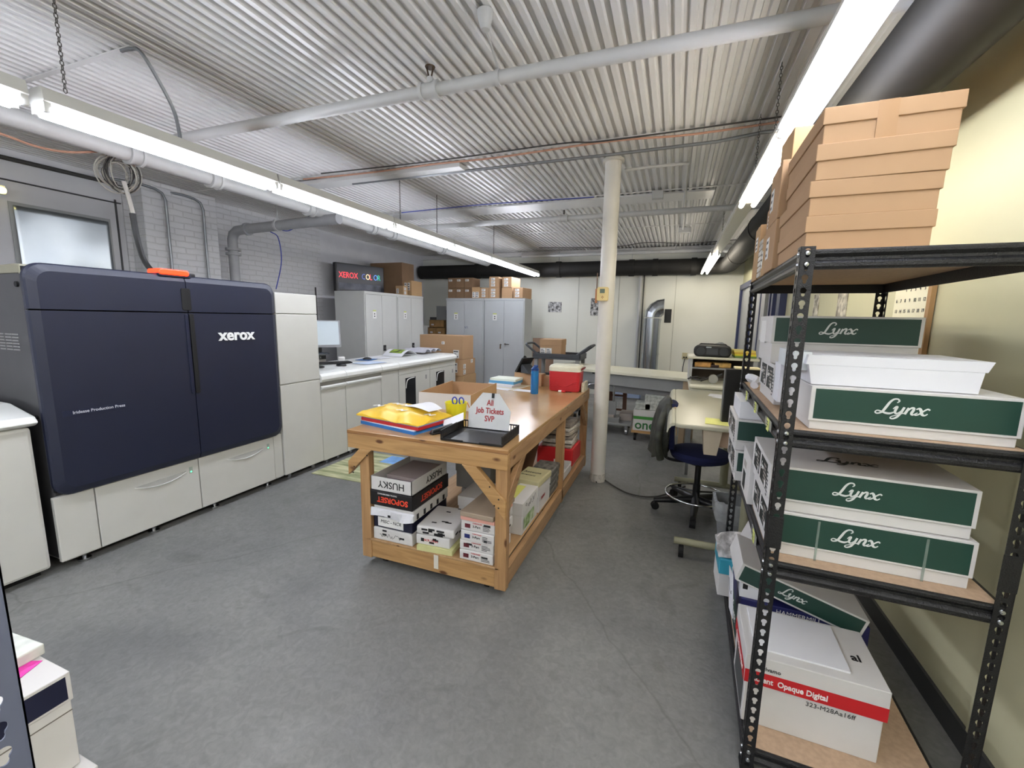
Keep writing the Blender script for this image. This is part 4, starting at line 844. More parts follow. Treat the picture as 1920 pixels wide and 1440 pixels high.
for k in range(5):
    a = 2*PI*k/5+R(185); c, s = math.cos(a), math.sin(a)
    MB().cyl((.02*c, .02*s, .11), (.34*c, .34*s, .08), .036, 10, r2=.022).obj('base_leg', black, stl, smooth=True)
    MB().cyl((.33*c-.022*s, .33*s+.022*c, .032), (.33*c+.022*s, .33*s-.022*c, .032), .032, 14).cyl((.33*c, .33*s, .04), (.33*c, .33*s, .085), .009, 8).obj('caster', rubber, stl)
# jacket over the backrest
rr = random.Random(4); mb = MB(); rings = []
jm = mat('jacket_dark', '#22241e', .6, var=.25, vs=14, col2='#383a30')
for k in range(15):
    t = k/14; z = .5+.48*t; rx = (.075-.02*t)*(1 if k < 13 else .6 if k == 13 else .25); ry = (.17+.06*math.sin(PI*min(1, t*1.1)))*(1 if k < 13 else .75 if k == 13 else .5); cx0 = -.035+.05*t*t
    rings.append([(cx0+rx*math.cos(a)*(1+.16*math.sin(5*a+k*.25)+.1*math.sin(9*a-k*.4)), ry*math.sin(a)*(1+.07*math.sin(6*a+k*.3)), z+(.025*math.sin(3*a) if k == 0 else 0)) for a in [2*PI*q/40 for q in range(40)]])
jk = mb.loft(rings).obj('jacket', jm, loc=(-.025, 3.76, 0), rot=(0, 0, R(8)), smooth=True); tag(jk, 'dark olive jacket hanging over the backrest of the blue stool', 'jacket')
MB().tube([(.045, -.17, .93), (.06, -.19, .82), (.07, -.18, .7)], .006, 6, smooth=4).obj('zipper_edge', mat('zip_tan', '#b59a78', .5), jk)
MB().tube([(-.04, -.2, .5), (-.07, -.22, .62), (-.06, -.2, .78), (-.0, -.12, .93)], .03, 10, smooth=4).obj('sleeve', jm, jk, smooth=True)
# waste bin
wb = T('waste_bin', 'grey plastic waste bin with a clear liner under the desk', 'waste bin', (.50, 3.2, 0))
def ringr(w_, d_, z, r): return [(x, y, z) for x, y in rrect(-w_/2, w_/2, -d_/2, d_/2, r)]
MB().loft([ringr(.2, .15, 0, .03), ringr(.29, .22, .36, .04), ringr(.31, .24, .365, .05), ringr(.31, .24, .38, .05), ringr(.28, .21, .38, .04), ringr(.27, .2, .3, .04), ringr(.18, .13, .01, .03)]).obj('bin_shell', mat('bin_grey', '#7f8182', .5), wb, smooth=True)
rr = random.Random(2); lr = []
for z, e in ((.25, .0), (.3, .018), (.35, .022), (.385, .02), (.39, -.01)): lr.append([(x*(1+rr.uniform(-.02, .03)), y*(1+rr.uniform(-.02, .03)), z+rr.uniform(-.008, .008)) for x, y, q in ringr(.3+e, .23+e, 0, .05)])
MB().loft(lr, caps=False).obj('bin_liner', mat('liner', '#c4c7c8', .2, var=.15, vs=20, alpha=.55), wb, smooth=True)
cable([(-.56, 4.2, .012), (-.3, 3.95, .01), (-.05, 3.98, .01), (.2, 4.35, .01)], .007, dkc, 'black power cord on the floor from the column to the desk')
cable([(-.78, 4.7, .01), (-.7, 4.35, .01), (-.62, 4.1, .01)], .007, dkc, 'short black cord on the floor left of the column base')

# ------------------------------------------------------------------ wood work table
TX0, TX1, TY0, TY1, TZ = -1.878, -.797, 2.085, 4.46, .895
wt = T('work_table', 'large rolling wooden work table with glossy tan top', 'table', ((TX0+TX1)/2, (TY0+TY1)/2, 0))
ox, oy = wt.location.x, wt.location.y
def W(x0, x1, y0, y1, z0, z1, nm_, m, bev=.003): return MB().box(x0-ox, x1-ox, y0-oy, y1-oy, z0, z1).obj(nm_, m, wt, bev)
W(TX0, TX1, TY0, TY1, TZ-.022, TZ, 'tabletop', ply)
edge = wood_mat('ply_edge', '#7b5430', '#a87b4a', 0)
W(TX0-.001, TX1+.001, TY0-.001, TY0+.01, TZ-.024, TZ-.003, 'edge_band', edge, .001)
W(TX0, TX1, TY0, TY0+.038, TZ-.115, TZ-.024, 'apron', woodx); W(TX0, TX1, TY1-.038, TY1, TZ-.115, TZ-.024, 'apron', woodx)
W(TX0, TX0+.038, TY0+.038, TY1-.038, TZ-.115, TZ-.024, 'apron', woody); W(TX1-.038, TX1, TY0+.038, TY1-.038, TZ-.115, TZ-.024, 'apron', woody)
LXs = (-1.80, -.872); LYs = (TY0+.012, 3.4, TY1-.06)
for i, y in enumerate(LYs):
    for j, x in enumerate(LXs):
        d = .088
        W(x, x+.07, y, y+(.045 if i else .05), .055, TZ-.115+(0 if i != 0 else .0), 'leg', woodz)
# lower frame and shelf
W(-1.73, -.872, TY0+.018, TY0+.056, .062, .174, 'lower_rail', woodx)
W(-.84, -.802, TY0+.06, TY1-.06, .07, .175, 'lower_rail', woody); W(-1.80, -1.762, TY0+.06, TY1-.06, .07, .175, 'lower_rail', woody)
W(-1.80, -.80, TY1-.05, TY1-.012, .07, .17, 'lower_rail', woodx)
W(-1.76, -.842, TY0+.012, TY1-.05, .175, .187, 'lower_shelf', wood_mat('shelf_ply', '#9b7850', '#b5936a', 1))
for x in (-1.68, -.95):
    for y in (TY0+.1, 3.3, TY1-.12): MB().cyl((x-.012-ox, y-oy, .03), (x+.012-ox, y-oy, .03), .03, 14).box(x-.02-ox, x+.02-ox, y-.02-oy, y+.02-oy, .04, .066).obj('caster', rubber, wt)
def brace(pts, dvec, m=woodx):
    d = Vector(dvec); a = [Vector(p)-Vector((ox, oy, 0)) for p in pts]; MB().hexa(a, [p+d for p in a]).obj('corner_brace', m, wt, .003)
yb = TY0-.004
br = [(-1.075, yb, .78), (-.985, yb, .78), (-.803, yb, .60), (-.803, yb, .49)]
brace(br, (0, .036, 0))
brace([(-1.878, yb, .60), (-1.878, yb, .69), (-1.79, yb, .78), (-1.70, yb, .78)], (0, .036, 0))
brace([(-.80, TY0+.03, .5), (-.80, TY0+.03, .62), (-.80, TY0+.24, .78), (-.80, TY0+.33, .78)], (-.034, 0, 0), woody)
brace([(-.80, TY1-.06, .5), (-.80, TY1-.06, .62), (-.80, TY1-.24, .78), (-.80, TY1-.33, .78)], (-.034, 0, 0), woody)
mb = MB()
for x, z in ((-.90, .675), (-.87, .57), (-.845, .61), (-.845, .56), (-1.73, .745), (-1.83, .66), (-1.84, .62)): mb.cyl((x-ox, yb-oy-.0006, z), (x-ox, yb-oy+.002, z), .005, 8)
mb.obj('screw', darkgap, wt)
# items on the table, near end
def flat(name, lab, cat, x, y, z, w_, d_, h_, rz, m, group=None, bevel=.0):
    o = MB().box(-w_/2, w_/2, -d_/2, d_/2, 0, h_).obj(name, m, loc=(x, y, z), rot=(0, 0, R(rz)), bevel=bevel); return tag(o, lab, cat, group)
bt_ = T('catalog', 'thick blue covered pad at the bottom of the pile at the table corner', 'book', (-1.63, 2.34, TZ), R(-12))
MB().box(-.245, .245, -.155, .155, 0, .02).obj('cover', mat('cover_blue', '#2a6fb4', .4), bt_); MB().box(-.24, .24, -.15, .15, .02, .026).obj('page_block', paper, bt_)
rt_ = T('catalog', 'red covered pad lying on the blue one under the yellow envelope', 'book', (-1.62, 2.345, TZ+.0265), R(-10))
MB().box(-.25, .25, -.155, .155, 0, .02).obj('cover', mat('cover_red', '#b3262c', .4), rt_); MB().box(-.24, .245, -.15, .15, .02, .026).obj('page_block', mat('blue_edge', '#7fa6cf', .5), rt_)
rr = random.Random(8); nx, ny = 18, 12; tv_, bv = [], []
mb = MB()
def env(i, j):
    u, v = i/nx, j/ny; e = min(u, 1-u, v, 1-v)*2
    return (-.27+.54*u, -.17+.34*v, .008+.045*min(1, (e*2.2))**.5+.006*math.sin(u*17+v*9)+.006*math.sin(u*7-v*15))
top = [env(i, j) for j in range(ny+1) for i in range(nx+1)]; bot = [(x, y, 0.0) for x, y, z in top]; N = len(top)
fs = []
for j in range(ny):
    for i in range(nx):
        a = j*(nx+1)+i; fs.append((a, a+1, a+nx+2, a+nx+1)); fs.append((a+N, a+nx+1+N, a+nx+2+N, a+1+N))
per = [i for i in range(nx+1)]+[(j+1)*(nx+1)-1 for j in range(1, ny+1)]+[ny*(nx+1)+i for i in range(nx-1, -1, -1)]+[j*(nx+1) for j in range(ny-1, 0, -1)]
for k in range(len(per)): a, b = per[k], per[(k+1) % len(per)]; fs.append((a, b, b+N, a+N))
mb.add(top+bot, fs)
ev = mb.obj('padded_envelope', mat('envelope_yellow', '#eac23c', .35, var=.05, vs=5), loc=(-1.64, 2.36, TZ+.0535), rot=(0, 0, R(-10)), smooth=True); tag(ev, 'puffy yellow plastic envelope with white N marks on the pile', 'envelope')
for x, y in ((-.2, -.09), (.03, -.11), (.2, -.04), (-.06, .02), (-.18, .06), (.12, .1)):
    text(ev, 'N', ((x, y, max(env((x+.27+dx_)/.54*nx, (y+.17+dy_)/.34*ny)[2] for dx_ in (0, .025, .05) for dy_ in (0, .02, .04))+.001), (1, 0, 0), (0, 1, 0)), 0, 0, .055, label, bold=.04, shear=.25, sx=1.4, name='n_mark')
wp = MB(); rings = [[(-.13+.26*t, -.08+.02*t, .012*math.sin(PI*t)), (-.11+.24*t, .08-.03*t, .02*math.sin(PI*t)+.004), (-.11+.24*t, .08-.03*t, .0215*math.sin(PI*t)+.0055), (-.13+.26*t, -.08+.02*t, .0135*math.sin(PI*t)+.0015)] for t in [i/6 for i in range(7)]]
o = wp.loft(rings).obj('paper_slip', paper, loc=(-1.52, 2.4, TZ+.112), rot=(0, 0, R(-20))); tag(o, 'white folded paper slip on the yellow envelope', 'paper')
# tray
tr = T('letter_tray', 'black slatted letter tray at the table corner', 'tray', (-1.04, 2.27, TZ), R(2))
MB().box(-.19, .19, -.15, .15, .003, .008).obj('tray_floor', black, tr)
def slat(x0, y0, x1, y1, name='slatted_side'):
    mb = MB(); n_ = 22; dx, dy = (x1-x0), (y1-y0); L_ = math.hypot(dx, dy); ux, uy = dx/L_, dy/L_; nx_, ny_ = -uy*.004, ux*.004
    def seg(a, b, z0, z1):
        p = (x0+ux*a, y0+uy*a); q = (x0+ux*b, y0+uy*b)
        mb.hexa([(p[0], p[1], z0), (q[0], q[1], z0), (q[0]+nx_, q[1]+ny_, z0), (p[0]+nx_, p[1]+ny_, z0)], [(p[0], p[1], z1), (q[0], q[1], z1), (q[0]+nx_, q[1]+ny_, z1), (p[0]+nx_, p[1]+ny_, z1)])
    seg(0, L_, .004, .014); seg(0, L_, .052, .06)
    for k in range(n_+1): a = (L_-.005)*k/n_; seg(a, a+.005, .014, .052)
    return mb.obj(name, black, tr)
slat(-.19, -.15, -.19, .15); slat(.186, -.15, .186, .15); slat(-.19, .146, .19, .146)
MB().box(-.19, -.05, -.154, -.15, .003, .015).obj('front_lip', black, tr); MB().box(.05, .19, -.154, -.15, .003, .015).obj('front_lip', black, tr)
# sign
sg = T('counter_sign', 'grey white octagon sign reading All Job Tickets SVP', 'sign', (-1.05, 2.392, TZ+.02), R(2))
oct_ = [(-.135, .0), (.135, .0), (.142, .12), (.06, .225), (-.05, .225), (-.14, .115)]
sgb = MB().prism([(x, z) for x, z in oct_], 0, .004, 'y').obj('sign_board', mat('sign_grey', '#c9cbcc', .4), sg); sgb.rotation_euler = (R(-8), 0, 0)
sr = mat('sign_red', '#a32a2c', .5)
for s_, z in (('All', .148), ('Job Tickets', .098), ('SVP', .048)): text(sgb, s_, ((0, -.0004, 0), (1, 0, 0), (0, 0, 1)), 0.005, z, .05, sr, bold=.02, sx=.82, align='CENTER', lift=.0005)
MB().box(.012, .03, -.004, .008, .195, .225).obj('binder_clip', black, sgb, .001); MB().tube([(.016, -.003, .196), (.018, -.004, .178), (.024, -.004, .178), (.026, -.003, .196)], .0012, 5).obj('clip_wire', steel, sgb)
# cup, scissors, stapler
cu = T('pencil_cup', 'yellow plastic cup holding blue handled scissors', 'cup', (-1.385, 2.60, TZ))
MB().lathe([(0, 0), (.062, 0), (.075, .12), (.078, .126), (.075, .126), (.058, .005), (0, .005)], 28).obj('cup_body', mat('cup_yellow', '#e6e032', .4, var=.01), cu, smooth=True)
sc = T('scissors', 'scissors with blue ring handles standing in the yellow cup', 'scissors', (-1.37, 2.60, TZ+.02))
MB().hexa([(-.004, -.001, -.01), (.004, -.001, -.01), (.004, .001, -.01), (-.004, .001, -.01)], [(-.012, -.001, .09), (.012, -.001, .09), (.012, .001, .09), (-.012, .001, .09)]).obj('blade', steel, sc)
for s in (-1, 1): MB().tube([(s*.02+.018*math.cos(a)+s*.004, s*.004, .115+.025*math.sin(a)) for a in [2*PI*k/16 for k in range(17)]], .005, 8).obj('handle', mat('scissor_blue', '#2c3fa8', .4), sc, smooth=True)
for i, (dx, dz) in enumerate(((-.03, .1), (-.02, .105))):
    o = MB().cyl((0, 0, 0), (dx*.4, .01, dz), .004, 6).obj('pencil', mat('pencil_tan', '#b98a4a', .5), loc=(-1.40-.01*i, 2.61, TZ+.01)); tag(o, ['left tan pencil in the yellow cup', 'right tan pencil in the yellow cup'][i], 'pencil', 'pencils in the yellow cup')
sp = T('stapler', 'black stapler beside the letter tray at the front edge', 'stapler', (-1.30, 2.26, TZ), R(60))
MB().box(-.08, .08, -.018, .018, 0, .012).obj('stapler_base', black, sp, .003); MB().hexa([(-.08, -.016, .014), (.08, -.016, .02), (.08, .016, .02), (-.08, .016, .014)], [(-.07, -.012, .03), (.08, -.012, .05), (.08, .012, .05), (-.07, .012, .03)]).obj('stapler_arm', black, sp, .004)
o = MB().box(-.07, .07, -.05, .05, 0, .002).obj('paper_slip', paper, loc=(-1.275, 2.36, TZ+.06), rot=(R(16), R(-24), R(20))); tag(o, 'white paper slip propped on the stapler and tray edge', 'paper')
MB().box(-.01, .01, -.01, .01, -.05, .0).obj('slip_fold', paper, o)
# open carton
oc = T('open_carton', 'open white faced cardboard box behind the yellow cup', 'box', (-1.84, 2.84, TZ), R(6))
w_, d_, h_ = .43, .68, .125
th = .005
MB().box(0, w_, 0, th, 0, h_).box(0, w_, d_-th, d_, 0, h_-.01).box(0, th, 0, d_, 0, h_).box(w_-th, w_, 0, d_, 0, h_).box(0, w_, 0, d_, 0, .004).obj('box_body', kraft, oc)
decal(oc, 'white_face', card, FACE['front'](w_, d_, h_), .0, w_, 0, h_, .0006)
MB().tube([(w_*.93, -.003, .075), (w_*.98, -.003, .03)], .004, 5).obj('pencil_drawing', mat('pencil_orange', '#c98a3a', .5), oc); decal(oc, 'brown_side', krafty, FACE['right'](w_, d_, h_), 0, d_, 0, h_, .0006)
o = flat('cardboard_piece', 'flat brown cardboard piece in front of the open box', 'cardboard', -1.6, 2.75, TZ, .36, .18, .006, 4, krafty)
# bottle, cooler
bo = T('water_bottle', 'translucent blue water bottle with dark blue cap', 'bottle', (-1.215, 3.86, TZ))
bb = mat('bottle_blue', '#1f7fc4', .15, var=.03, trans=.25, coat=.3)
MB().lathe([(0, 0), (.034, 0), (.038, .006), (.038, .19), (.036, .2), (.038, .206), (.034, .222), (0, .224)], 28).obj('bottle_body', bb, bo, smooth=True)
bc = mat('cap_blue', '#123f82', .3)
MB().lathe([(0, .22), (.037, .222), (.037, .243), (.024, .252), (.02, .262), (0, .266)], 24).obj('cap', bc, bo, smooth=True); MB().box(-.012, .03, -.01, .01, .255, .275).obj('spout_lid', bc, bo, .005)
cx_ = T('cooler', 'red hard cooler with cream white lid by the column end', 'cooler', (-1.145, 4.09, TZ), R(1))
cr_ = mat('cooler_red', '#c0282f', .4, var=.02); cw = mat('cooler_cream', '#dedcc6', .4)
def rr3(x0, x1, y0, y1, z, r): return [(x, y, z) for x, y in rrect(x0, x1, y0, y1, r)]
MB().loft([rr3(.012, .298, .012, .218, 0, .03), rr3(.004, .306, .004, .226, .012, .032), rr3(.0, .31, .0, .23, .2, .032)]).obj('cooler_body', cr_, cx_, .004, smooth=False)
MB().loft([rr3(-.003, .313, -.003, .233, .2, .034), rr3(-.003, .313, -.003, .233, .24, .034), rr3(.01, .30, .01, .22, .258, .03), rr3(.025, .285, .025, .205, .262, .03)]).obj('cooler_lid', cw, cx_, .002)
MB().tube([(.02, -.001, .11)]+[(.155-.135+.27*t, -.001, .105-.055*math.sin(PI*t)**2) for t in [i/12 for i in range(1, 12)]]+[(.29, -.001, .11)], .004, 6).obj('swoosh_rib', cr_, cx_)
mb = MB()
for k in range(4):
    for s in (0, 1): mb.box(.02+s*.2, .09+s*.2, -.003, .001, .03+k*.018, .036+k*.018)
mb.obj('side_rib', cr_, cx_)
MB().box(.1, .2, -.006, .0, .218, .228).obj('lid_grip', cw, cx_, .002); MB().tube([(.315, .05, .22), (.33, .06, .235), (.33, .17, .235), (.315, .18, .22)], .008, 6).obj('carry_handle', mat('handle_red', '#7d1a20', .5), cx_)
tg2 = T('tape_roll', 'small red and white tape piece lying in front of the cooler', 'tape', (-1.03, 4.05, TZ)); MB().cyl((0, 0, .01), (.03, .01, .01), .01, 12).obj('white_end', label, tg2); MB().cyl((.03, .01, .01), (.07, 0, .01), .01, 12).obj('red_end', red, tg2); MB().tube([(.07, 0, .006), (.1, .015, .006), (.13, .0, .006)], .003, 6).obj('cord', black, tg2)
# paper stacks far end
for i, (z, hh, c, nm_) in enumerate(((0, .018, '#d5d6dd', 'white paper stack lowest of the pile'), (.018, .012, '#dfe0e2', 'second white stack of the pile'), (.03, .028, '#5b9ac4', 'blue paper stack of the pile'), (.058, .022, '#dfe6d9', 'pale green white stack topmost of the pile'))):
    flat('paper_stack', nm_+' beside the phone box', 'paper stack', -1.66+.006*i, 4.2+.008*i, TZ+z, .29, .22, hh, -6+4*(i % 2), mat('stack'+c[1:], c, .6, var=.01))
flat('paper_sheet', 'left white sheet on the table before the paper pile', 'paper', -1.60, 3.98, TZ, .2, .1, .002, -12, paper); flat('paper_sheet', 'right white sheet on the table between pile and bottle', 'paper', -1.36, 3.98, TZ, .2, .11, .002, -6, paper)
flat('paper_sheet', 'large pale sheet under the paper pile at the far left', 'paper', -1.62, 4.18, TZ-.0, .4, .4, .0015, -10, mat('beige_sheet', '#cfc7b0', .5)).location.z = TZ+.0002
for o in list(C.objects):
    if o.name.startswith('paper_stack') and 'phone box' in o.get('label', ''): o.location.z += .002
carton('kraft box at the far end of the table under the phone', (-1.60, 4.34, TZ), R(-6), .32, .12, .13, kraft, None, (), tp=False)
ph = T('desk_phone', 'black desk phone tilted up on the kraft box', 'phone', (-1.50, 4.36, TZ+.132), R(-30))
MB().hexa([(-.09, -.06, .0), (-.06, -.06, 0), (-.06, .1, .0), (-.09, .1, 0)], [(.03, -.06, .165), (.06, -.06, .16), (.06, .1, .16), (.03, .1, .165)]).obj('phone_body', black, ph, .008)
MB().hexa([(.0, -.04, 0), (.14, -.04, 0), (.14, .08, 0), (.0, .08, 0)], [(-.01, -.04, .09), (.02, -.04, .09), (.02, .08, .09), (-.01, .08, .09)]).obj('phone_stand', dpl, ph, .004)
MB().tube([(-.07, .0, .05), (-.02, -.0, .13), (.02, 0, .17)], .018, 8).obj('handset', mat('handset_black', '#1d1e20', .3), ph)
for i, (x, y, ww, hh) in enumerate(((-1.08, 4.345, .12, .1),)): carton('low kraft box behind the red cooler', (-1.32, 4.36, TZ), 0, .3, .09, .11, kraft, None, (), tp=False)
o = T('small_box', 'small white box with a black mark right of the cooler', 'box', (-.825, 4.16, TZ), R(0)); MB().box(0, .025, 0, .2, 0, .09).obj('box_body', mat('cream_box', '#d8d1b8', .5), o); decal(o, 'printed_mark', ink, FACE['front'](.025, .2, .09), .01, .016, .05, .055)
# ---- things on the lower shelf
SZ = .188
def ream(lab, loc, rz, w_, d_, h_, m=card, group=None, marks=0, seed=1, txt=None, name='paper_ream', cat='paper ream', bev=.004):
    t = T(name, lab, cat, loc, rz, group); MB().box(0, w_, 0, d_, 0, h_).obj('wrapper', m, t, bev); rnd = random.Random(seed)
    for k in range(marks):
        fc = ['front', 'right', 'top', 'front'][k % 4]; fr = FACE[fc](w_, d_, h_); Wd = {'front': w_, 'right': d_, 'top': w_}[fc]; Hd = {'front': h_, 'right': h_, 'top': d_}[fc]
        a = rnd.uniform(.02, Wd-.06); b = rnd.uniform(.005, Hd-.02) if fc == 'top' else rnd.uniform(.003, max(.004, Hd-.018)); decal(t, 'wrapper_mark', ink, fr, a, a+rnd.uniform(.02, .045), b, b+.012)
    if txt:
        for (s_, x, y, size, m_, kw) in txt: text(t, s_, FACE['front'](w_, d_, h_), x, y, size, m_, **kw)
    return t
LXs0 = -1.725
g = None
# left pile
t = ream('white box with handwriting at the bottom of the left pile', (-1.72, 2.11, SZ), 0, .29, .44, .077, card, None, 6, 3, name='paper_box'); scribble(t, FACE['front'](.29, .44, .075), .05, .02, .16, .03, inkg, seed=3)
t = ream('dark blue box with a white MISC NCR label in the left pile', (-1.725, 2.12, SZ+.078), 0, .29, .43, .079, mat('box_darkblue', '#14172e', .4), None, 0, name='paper_box')
decal(t, 'box_label', label, FACE['front'](.29, .43, .079), .035, .225, .01, .072, .001); text(t, 'MISC - NCR', FACE['front'](.29, .43, .085), .055, .035, .03, inkg, lift=.002, shear=.2)
t = T('paper_ream', 'torn white wrapped ream in the middle of the left pile', 'paper ream', (-1.715, 2.11, SZ+.158)); MB().box(0, .3, 0, .43, 0, .075).obj('wrapper', card, t, .012)
rings = [[(-.01+.32*u, -.012-.015*math.sin(PI*u*2.3)**2, .055), (-.01+.32*u, -.005, .058), (-.01+.32*u, -.006, -.004+.02*math.sin(u*8)**2), (-.01+.32*u, -.018-.01*math.sin(u*9), .006+.012*math.sin(u*7))] for u in [k/12 for k in range(13)]]
MB().loft(rings).obj('torn_flap', paper, t)
for k in range(5): decal(t, 'wrapper_mark', ink, FACE['right'](.3, .43, .06), .03+.08*k, .055+.08*k, .01, .045)
decal(t, 'wrapper_mark', ink, ((0, -.03, 0), (1, 0, 0), (0, 0, 1)), .13, .15, .02, .035)
sopm = mat('soporset_black', '#121010', .4); rt = mat('soporset_red', '#e0472c', .4)
t = ream('black box with upside down red SOPORSET lettering', (-1.729, 2.10, SZ+.234), 0, .31, .45, .096, sopm, None, 0, name='paper_box')
text(t, 'SOPORSET', FACE['front'](.31, .45, .096), .28, .06, .05, rt, bold=.025, sx=.95, flip=True); text(t, 'DIGITAL PERFORMANCE', FACE['front'](.31, .45, .096), .2, .085, .013, label, flip=True)
text(t, 'SOPORSET', FACE['right'](.31, .45, .096), .36, .065, .055, rt, bold=.025, flip=True)
t = T('box_lid', 'white open box lid with upside down HUSKY lettering', 'box', (-1.725, 2.105, SZ+.331))
MB().box(0, .3, 0, .004, 0, .09).box(0, .3, .426, .43, 0, .09).box(0, .004, 0, .43, 0, .09).box(.296, .3, 0, .43, 0, .09).box(0, .3, 0, .43, 0, .004).obj('lid_shell', card, t)
text(t, 'HUSKY', FACE['front'](.3, .43, .09), .25, .066, .062, ink, flip=True, bold=.006); text(t, 'HUSKY', FACE['right'](.3, .43, .09), .36, .066, .062, ink, flip=True, bold=.006)
ream('purple wrapped ream lying in the white HUSKY lid', (-1.66, 2.16, SZ+.336), 0, .215, .28, .055, mat('purple_wrap', '#6b5360', .5, var=.15, vs=12), None, 0)
flat('paper_pad', 'grey topped pad on the purple ream', 'pad', -1.55, 2.33, SZ+.392, .22, .3, .022, 0, mat('pad_grey', '#8d8180', .6)); flat('small_card', 'white printed strip in front of the purple ream', 'paper', -1.56, 2.145, SZ+.336, .2, .012, .03, 0, label)
# middle pile
flat('paper_stack', 'yellow green paper stack under the middle reams', 'paper stack', -1.28, 2.26, SZ, .235, .32, .032, 4, mat('pale_yg', '#c5c48c', .7))
ream('white ream with red and black print in the middle pile', (-1.40, 2.11, SZ+.033), R(3), .225, .3, .06, card, None, 5, 5, txt=[('NCR 2-Part', .05, .025, .02, red, {}), ('■', .03, .02, .03, ink, {})])
ream('white wrapped ream with many black marks on the middle pile', (-1.40, 2.11, SZ+.094), R(5), .25, .31, .055, card, None, 22, 6, bev=.012)
# right pile
for k in range(4):
    t = ream(['lowest', 'second', 'third', 'fourth'][k]+' white ream of the right pile, counted from the shelf', (-1.102+.008*(k > 1), 2.11+.004*(k % 2), SZ+.062*k), R([0, 1.5, -1, .5][k]), .215, .29, .06, card, 'white reams of the right pile', 2, 20+k)
    fr = FACE['front'](.215, .29, .06); decal(t, 'printed_logo', [mat('logo_dark', '#5a1a24', .5), mat('logo_blue', '#1d2a6a', .5)][k == 2], fr, .025, .06, .015, .04); text(t, '3-Part', fr, .075, .022, .02, ink, bold=.01); text(t, 'CARBONLESS', fr, .075, .045, .01, red); lines(t, fr, .14, .2, .01, .045, 4, inkg, seed=k)
flat('paper_stack', 'salmon pink paper stack on the right pile', 'paper stack', -.985, 2.25, SZ+.25, .215, .29, .022, 0, mat('salmon', '#d9a093', .7))
ream('brown wrapped pack with printed label on top of the right pile', (-1.095, 2.10, SZ+.273), R(-2), .215, .32, .03, mat('brown_wrap', '#9a8a78', .6), None, 0, txt=None); 
# behind
lidbox('grey white box with lid behind the right pile', (-1.32, 2.50, SZ), R(2), .31, .3, .2, .07, card, None, name='storage_box'); 
lidbox('white storage box with green label at the right edge of the lower shelf', (-.985+.0, 2.50, SZ), R(0), .14+.0, .34, .22, .085, card, None, name='storage_box')
bxl = list(C.objects)[-1].parent; decal(bxl, 'green_label', mat('label_green', '#6f9a3a', .5, var=.3, vs=20, col2='#d5dcc6'), FACE['right'](.14, .34, .22), .03, .25, .03, .11); scribble(bxl, FACE['right'](.14, .34, .22), .05, .15, .22, .05, ink, seed=5, r=.0008); decal(bxl, 'yellow_sheet', mat('pale_yellow_sheet', '#cfcf70', .6), FACE['top'](.14, .34, .22), .0, .06, .05, .3)
lidbox('second white storage box behind the green labelled one', (-1.03, 2.86, SZ), R(0), .19, .3, .2, .07, card, None, name='storage_box'); bx2 = list(C.objects)[-1].parent; decal(bx2, 'red_label', mat('label_redblack', '#8d3a3c', .5), FACE['right'](.19, .3, .2), .05, .14, .09, .11)
bb2 = MB(); o = bb2.box(-.1, .1, -.14, .14, 0, .05).obj('document_bundle', mat('bundle_cream', '#bdb68e', .7, var=.05), loc=(-.93, 2.98, SZ+.203), rot=(0, 0, R(-4)), bevel=.01); tag(o, 'cream document bundle with handwriting on the second storage box', 'documents')
text(o, 'Account', ((-.08, -.05, .05), (1, 0, 0), (0, 1, 0)), .0, .06, .04, ink, bold=.01, name='handwriting'); text(o, 'Inventory', ((-.08, -.1, .05), (1, 0, 0), (0, 1, 0)), .0, .05, .03, ink, name='handwriting')
for i, (z, nm_) in enumerate(((0, 'lower grey box stacked behind the left pile'), (.15, 'upper grey box stacked behind the left pile'))): lidbox(nm_, (-1.42-.05*i, 2.75, SZ+z), R(4), .28, .3, .145+.04*i, .06, mat('grey_box', '#8a8886', .6), 'grey boxes behind the left pile', name='storage_box')
o = MB().box(0, .012, 0, .6, 0, .5).obj('cardboard_sheet', hdb, loc=(-1.22, 3.0, SZ+.01), rot=(0, R(14), R(-6))); tag(o, 'brown board leaning under the middle of the table', 'board')
for i in range(4):
    o = MB().box(-.09, .09, -.13, .13, 0, .055).obj('wrapped_ream', mat('pattern_wrap', '#b7b4ac', .5, var=.5, vs=26, col2='#3f3e3c'), loc=(-.93+.004*i, 3.28, SZ+.056*i), bevel=.01); tag(o, ['lowest', 'second', 'third', 'topmost'][i]+' patterned pack left of the middle table leg', 'wrapped pack', 'patterned packs by the middle leg')
tp_ = T('open_tray_box', 'white card tray box right of the middle leg', 'box', (-1.0, 3.55, SZ)); MB().box(0, .17, 0, .006, 0, .15).box(0, .17, .3, .306, 0, .09).box(.16, .17, 0, .3, 0, .07).box(0, .17, 0, .3, 0, .005).obj('box_body', card, tp_)
tt = T('tote_box', 'red plastic tote full of paper under the far end of the table', 'tote', (-1.2, 3.95, SZ)); MB().box(0, .36, 0, .38, 0, .17).obj('tote_body', red, tt, .01)
rr = random.Random(12)
for i in range(6):
    o = MB().box(-.15, .15, -.16, .16, 0, .03+.01*(i % 2)).obj('paper_bundle', mat('bundle'+str(i % 3), ['#a99f92', '#c9c3ba', '#8d857c'][i % 3], .6, var=.35, vs=18), loc=(-1.01, 4.13, SZ+.172+.042*i), rot=(0, 0, R(rr.uniform(-8, 8))), bevel=.008)
    tag(o, ['lowest', 'second', 'third', 'fourth', 'fifth', 'topmost'][i]+' wrapped paper bundle on the red tote', 'paper bundle', 'paper bundles on the red tote')
